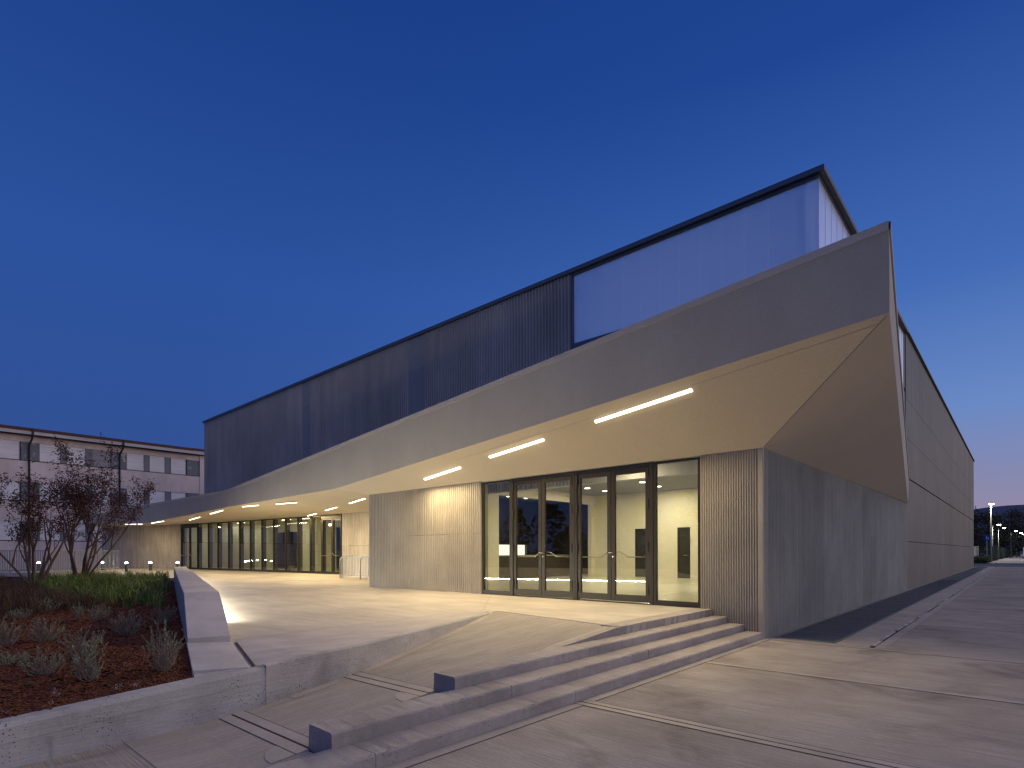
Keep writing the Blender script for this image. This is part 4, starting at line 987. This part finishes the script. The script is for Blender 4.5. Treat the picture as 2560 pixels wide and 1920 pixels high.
# ================================================================== old building on the left
old = empty('old_school_building', (-60, 0, 0), 'old three storey building with white roller shutters and a red brown roof edge', 'building')
XO = -57.9; YA, YE = -22.0, 10.68
g = MB()
for z0, z1 in ((-.03, 2.79), (4.38, 6.10), (7.67, 9.45), (10.97, 11.75)): g.box(XO - .35, XO, YA, 10.23, z0, z1)
g.box(XO - .35, XO + .10, 10.232, YE, -.03, 11.75); g.box(XO - 11, XO - .36, YE - .3, YE, -.03, 11.75); g.build('wall', 'paint', old)
g = MB(); g.box(XO - .6, XO - .36, YA, 10.2, -.03, 11.75); g.build('wall_core', 'greyp', old)
units = []
for k in range(-4, 2):
    y0 = -3.47 + 6.27 * k
    units += [('p', y0, y0 + 1.16), ('w', y0 + 1.20, y0 + 2.56), ('g', y0 + 2.62, y0 + 2.99), ('w', y0 + 3.04, y0 + 4.32), ('g', y0 + 4.38, y0 + 4.81), ('w', y0 + 4.86, y0 + 6.16)]
units += [('w', 3.98, 5.34), ('g', 5.40, 5.79), ('w', 5.84, 7.18), ('g', 7.25, 7.63), ('w', 7.68, 9.02), ('p', 9.09, 10.2)]
units = [u for u in units if u[2] < 10.23 and u[1] > YA]
seen = []
for row, (z0, z1) in enumerate(((2.79, 4.38), (6.10, 7.67), (9.45, 10.97))):
    for kd, a, b in units:
        if (round(a, 1), row) in seen or any(abs(a - s_) < .2 and r_ == row for s_, r_ in [(x[0], x[1]) for x in seen]): continue
        seen.append((round(a, 1), row))
        if kd == 'w':
            g = MB(); g.box(XO - .14, XO - .015, a - .04, a, z0, z1); g.box(XO - .14, XO - .015, b, b + .04, z0, z1)
            f = g.build('window', 'frame', old)
            dk = (row == 2 and abs(a - 1.4) < .3) or (row == 0 and abs(a - 7.68) < .2)
            MB().box(XO - .13, XO - .06, a + .001, b - .001, z0 + .012, z1 - .002).build('shutter', 'shutter2' if dk else 'shutter', f)
        else:
            MB().box(XO - .13, XO - .04, a, b, z0 + .01, z1 - .002).build('grey_panel', 'peel' if kd == 'p' else 'greyp', old)
    g = MB(); g.box(XO - .1, XO + .03, YA, 10.23, z0 - .045, z0 + .008); g.build('sill', 'redroof', old)
g = MB(); g.box(XO - 11, XO + .78, YA, 9.4, 11.80, 12.05); g.box(XO - 11, XO + .6, 9.402, YE + .3, 11.87, 12.10); g.build('roof', 'redroof', old)
g = MB(); g.box(XO + .70, XO + .75, YA, 9.4, 11.52, 11.798); g.box(XO + .50, XO + .56, 9.402, YE + .3, 11.54, 11.868); g.build('fascia_board', 'fasciaw', old)
g = MB(); g.box(XO, XO + .699, YA, 9.4, 11.50, 11.56); g.box(XO, XO + .49, 9.402, YE + .3, 11.50, 11.56); g.build('eave', 'eave', old)
for y in (-2.83, 3.54, -9.2):
    g = MB(); g.tube([(XO + .80, y, 12.0), (XO + .80, y, 11.45), (XO + .62, y - .02, 11.2), (XO + .12, y - .12, 10.8), (XO + .08, y - .14, 10.5), (XO + .08, y - .14, .1)], .075, 8); g.build('downpipe', 'eave', old, smooth=True)

# ================================================================== street at the right
g = MB(); g.box(.16, 1.14, .30, .36, -.05, .006); g.box(.10, .16, .30, 67.6, -.05, .006); g.box(1.12, 1.17, .30, 67.6, -.05, .006)
x = .18
while x < 1.11: g.box(x, x + .007, .36, 67.6, -.03, .0045); x += .034
y = .38
while y < 67: g.box(.161, 1.119, y, y + .007, -.03, .005); y += .034 if y < 16 else (.07 if y < 30 else .2)
y = 1.6
while y < 67: g.box(.161, 1.119, y - .02, y + .02, -.03, .0058); y += 1.25
gr = empty('floor_grating', (.6, 5, 0), 'long dark steel floor grating along the foot of the side wall', 'grating')
g.build('grid', plain('grating_steel', (.20, .215, .225), .5, .4), gr)
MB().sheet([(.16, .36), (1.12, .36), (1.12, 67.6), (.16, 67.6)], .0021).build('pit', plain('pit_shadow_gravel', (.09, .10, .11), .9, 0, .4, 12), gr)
struct(MB().sheet([(-30, 68.5), (60, 68.5), (60, 84.5), (-30, 84.5)], -.012), 'road', 'asphalt')
g = MB(); g.prism([(.4, 84.6), (3.9, 84.6), (6.2, 400), (3.4, 400), (.55, 110)], -.03, .10); struct(g, 'pavement', 'walk')
struct(MB().sheet([(-30, 84.6), (.4, 84.6), (.55, 110), (3.4, 400), (-30, 400)], .06), 'verge', 'terrain')
struct(MB().sheet([(3.9, 84.6), (60, 84.6), (60, 400), (6.2, 400)], -.008), 'street', 'asphalt')
g = MB(); g.box(-30, .4, 84.4, 84.6, -.03, .10); struct(g, 'kerb', 'walk')
g = MB(); rn = random.Random(6)
for _ in range(2600):
    x, y = rn.uniform(-4, .35), rn.uniform(86, 103)
    blades(g, rn, Vector((x, y, .06)), 3, rn.uniform(.5, 1.0), .3, .03)
tag(g.build('verge_grass', 'verge'), 'strip of long green grass by the roadside beyond the hall', 'grass', kind='stuff')
def fence(p, q, z0, z1, label):
    p, q = Vector(p), Vector(q); t = empty('mesh_fence', (*p, z0), label, 'fence'); L = (q - p).length; u = (q - p) / L; g = MB(); n = int(L / .16)
    for i in range(n): c = p + u * (L * i / n); g.beam((c.x, c.y, z0 + .05), (c.x, c.y, z1), .05, .02, (u.x, u.y, 0))
    for z in (z0 + .1, z0 + .9, z1 - .6, z1 - .03): g.beam((p.x, p.y, z), (q.x, q.y, z), .03, .05)
    g.build('mesh_panel', 'greenfence', t)
    k = int(L / 5)
    for i in range(k + 1): c = p + u * (L * i / k); MB().beam((c.x, c.y, z0), (c.x, c.y, z1 + .05), .07, .07, (u.x, u.y, 0)).build('post', 'greenfence', t)
fence((.15, 101), (.55, 127), .05, 2.45, 'near stretch of dark green mesh fence beside the street pavement')
fence((.56, 127.2), (3.3, 330), .05, 2.45, 'long receding stretch of dark green mesh fence in the distance')
fence((-6, 106), (-.3, 104.2), .05, 2.30, 'short dark green fence behind the roadside grass')
g = MB(); g.box(-2.6, -1.35, 104.6, 105.5, .05, 2.4); tag(g.build('utility_cabinet', 'cabw', bevel=.04), 'pale utility cabinet standing behind the hall corner by the fence', 'cabinet')
g = MB(); g.box(-2.62, -1.33, 104.58, 105.52, 2.402, 2.46); c_ = g.build('cabinet_lid', 'alu'); c_.parent = bpy.data.objects['utility_cabinet']
g = MB(); g.box(-1.98, -1.96, 104.585, 104.598, .15, 2.3); c_ = g.build('door_seam', 'gap'); c_.parent = bpy.data.objects['utility_cabinet']
def street_lamp(x, y, h, arm, label, big=1.0):
    t = empty('street_lamp', (x, y, .05), label, 'street lamp', 'street lamps along the pavement')
    g = MB(); g.tube([(x, y, .0), (x, y, 1.2), (x, y, h - .1)], [.10 * big, .085 * big, .05 * big], 8); g.build('pole', plain('lamp_pole', (.16, .17, .165), .5, .5), t, smooth=True)
    g = MB(); g.tube([(x, y, h - .12), (x + arm * .4, y - arm * .1, h), (x + arm, y - arm * .2, h + .05)], .03 * big, 6); hx_, hy_ = x + arm * 1.1, y - arm * .2
    g.box(hx_ - .30 * big, hx_ + .30 * big, hy_ - .16 * big, hy_ + .16 * big, h + .06, h + .12); g.build('head', 'darkmetal', t)
    g = MB(); g.tube([(hx_, hy_, h + .058), (hx_, hy_, h - .06)], [.28 * big, .20 * big], 10); g.build('lens', 'street', t)
    if y < 150: area('street_light', (hx_, hy_, h - .08), (0, 0, -1), .3, .3, 420, (1.0, .92, .66), t)
for a in [(.35, 99.0, 8.65, .05, 'tall street lamp beside the blue round sign', 1.25), (-.16, 123.15, 6.4, .8, 'second street lamp, next behind the tall one'), (.22, 142.98, 6.4, .8, 'third street lamp, right of the second along the fence'),
          (1.89, 168.3, 6.4, .8, 'fourth street lamp, standing alone before the distant three'), (2.8, 188.3, 6.4, .8, 'fifth street lamp, nearest of the distant three'), (3.15, 207.5, 6.4, .8, 'sixth street lamp, middle of the distant three'), (3.46, 238.7, 6.4, .8, 'farthest street lamp at the right edge')]:
    street_lamp(*a)
sg = empty('round_sign', (-.08, 98, .05), 'round blue pedestrian sign with white figures on a post by the tall street lamp', 'sign')
g = MB(); g.tube([(-.08, 98.05, .05), (-.08, 98.05, 3.9)], .035, 8); g.build('post', 'steel', sg)
g = MB(); g.tube([(-.08, 98.02, 3.62), (-.08, 97.99, 3.62)], .47, 28); g.build('sign_plate', 'signblue', sg)
g = MB()                                                         # adult and child pictogram
def disc(cx, cz, r): g.tube([(cx, 97.99, cz), (cx, 97.983, cz)], r, 12)
disc(-.12, 3.88, .06); disc(.10, 3.74, .045)
def bar(x0, z0, x1, z1, w_): g.beam((x0, 97.986, z0), (x1, 97.986, z1), .008, w_, (z1 - z0, 0, -(x1 - x0)) if False else (0, 1, 0)) if False else g.add([(x0 - w_ / 2, 97.984, z0), (x0 + w_ / 2, 97.984, z0), (x1 + w_ / 2, 97.984, z1), (x1 - w_ / 2, 97.984, z1)], [(0, 1, 2, 3)])
bar(-.12, 3.62, -.12, 3.81, .13); bar(-.16, 3.34, -.14, 3.62, .05); bar(-.06, 3.34, -.09, 3.62, .05); bar(.0, 3.56, -.06, 3.78, .04); bar(.10, 3.52, .10, 3.69, .09); bar(.07, 3.34, .09, 3.52, .035); bar(.14, 3.34, .11, 3.52, .035)
g.build('pictogram', 'white', sg)
# parked van at the far right
van = empty('parked_van', (4.9, 152, 0), 'white van parked far down the street at the right edge', 'van')
g = MB(); g.add([(x_, y_, z_) for x_ in (4.0, 5.9) for y_, z_ in ((149.5, .45), (154.4, .45), (154.4, 2.45), (151.1, 2.5), (150.3, 1.55), (149.5, 1.3))],
              [(0, 1, 2, 3, 4, 5), (11, 10, 9, 8, 7, 6)] + [(i, i + 6, (i + 1) % 6 + 6, (i + 1) % 6) for i in range(6)])
g.build('body', 'vanw', van, bevel=.08)
g = MB(); g.quad((4.15, 150.26, 1.56), (5.75, 150.26, 1.56), (5.7, 151.02, 2.4), (4.2, 151.02, 2.4)); g.build('windscreen', 'darkmetal', van)
for x_, y_ in ((4.05, 150.3), (5.85, 150.3), (4.05, 153.4), (5.85, 153.4)):
    MB().tube([(x_ - .1, y_, .34), (x_ + .1, y_, .34)], .34, 14).build('wheel', 'rubber', van)

def far_tree(x, y, h, r, label, seed, n=1700):
    rn = random.Random(seed); t = empty('roadside_tree', (x, y, .05), label, 'tree', 'dark trees beyond the fence'); g = MB()
    g.tube([(x, y, 0), (x + .1, y, h * .3), (x, y, h * .62)], [.32, .24, .12], 7)
    for k in range(5):
        a = rn.uniform(0, 6.28); g.tube([(x, y, h * .32), (x + math.cos(a) * r * .6, y + math.sin(a) * r * .6, h * rn.uniform(.55, .8))], [.14, .04], 5)
    g.build('trunk', 'bark', t, smooth=True); cr = MB()
    cl = [(Vector((x + rn.gauss(0, r * .45), y + rn.gauss(0, r * .45), h * rn.uniform(.22, .93))), r * rn.uniform(.22, .5)) for _ in range(20)]
    for _ in range(n):
        c_, rr = rn.choice(cl); p = c_ + Vector((rn.gauss(0, 1), rn.gauss(0, 1), rn.gauss(0, .8))) * rr * .55
        if p.z < .4: continue
        a = Vector((rn.gauss(0, 1), rn.gauss(0, 1), rn.gauss(0, 1))).normalized(); b = a.orthogonal(); L = rn.uniform(.16, .36)
        cr.add([p - a * L, p + b * L * .6, p + a * L, p - b * L * .6], [(0, 1, 2, 3)])
    cr.build('crown', 'fartree', t)
for a in [(-6.5, 182, 13.0, 4.5, 'dark broad tree right beside the far corner of the hall', 1), (-2.2, 186, 12.0, 4.0, 'dark loose tree behind the tall street lamp', 2), (1.6, 205, 11.5, 4.2, 'dark lower tree in the gap between its taller neighbours', 3),
          (3.2, 216, 14.6, 4.4, 'tallest dark tree, rising over the distant lamps', 4), (8.2, 214, 14.0, 4.6, 'dark tree cut by the right edge of the photo', 5), (-4.6, 170, 7.0, 4.5, 'low bushy dark tree behind the fence', 6), (.5, 190, 7.5, 4.5, 'low dark bush tree behind the second and third lamps', 7)]:
    far_tree(*a)
# distant hill
g = MB(); n = 60
hp = [(-900 + 2400 * i / n, 30 + 92 * math.exp(-((i / n - .40) / .16) ** 2) + 14 * noise.noise(Vector((i * .17, 0, 0)))) for i in range(n + 1)]
for (x0, z0), (x1, z1) in zip(hp, hp[1:]):
    g.quad((x0, 1960, z0), (x1, 1960, z1), (x1, 2500, z1 * .8), (x0, 2500, z0 * .8)); g.quad((x0, 1500, -5), (x1, 1500, -5), (x1, 1960, z1), (x0, 1960, z0))
struct(g, 'hill', 'hill', smooth=True)

# row of dark trees across the street behind the viewer: the entrance glass mirrors it
rn = random.Random(77); g = MB()
for k in range(26):
    cx_, cy_ = -75 + k * 5.2 + rn.uniform(-1.5, 1.5), -62 + rn.uniform(-5, 5); hh = rn.uniform(5.5, 11.5); rr = rn.uniform(2.4, 4.2)
    for _ in range(420):
        a = rn.uniform(0, 6.28); u = math.sqrt(rn.random()) * rr; z = hh * rn.random() ** .8; u *= math.sin(min(1, .25 + z / hh * .8) * 3.0) * .9 + .25
        p = Vector((cx_ + math.cos(a) * u, cy_ + math.sin(a) * u, z)); v = Vector((rn.gauss(0, 1), rn.gauss(0, 1), rn.gauss(0, 1))).normalized(); b = v.orthogonal(); L = rn.uniform(.25, .55)
        g.add([p - v * L, p + b * L * .7, p + v * L, p - b * L * .7], [(0, 1, 2, 3)])
tag(g.build('tree_row', 'fartree'), 'dark row of trees across the street, mirrored in the entrance glass', 'trees', kind='stuff')
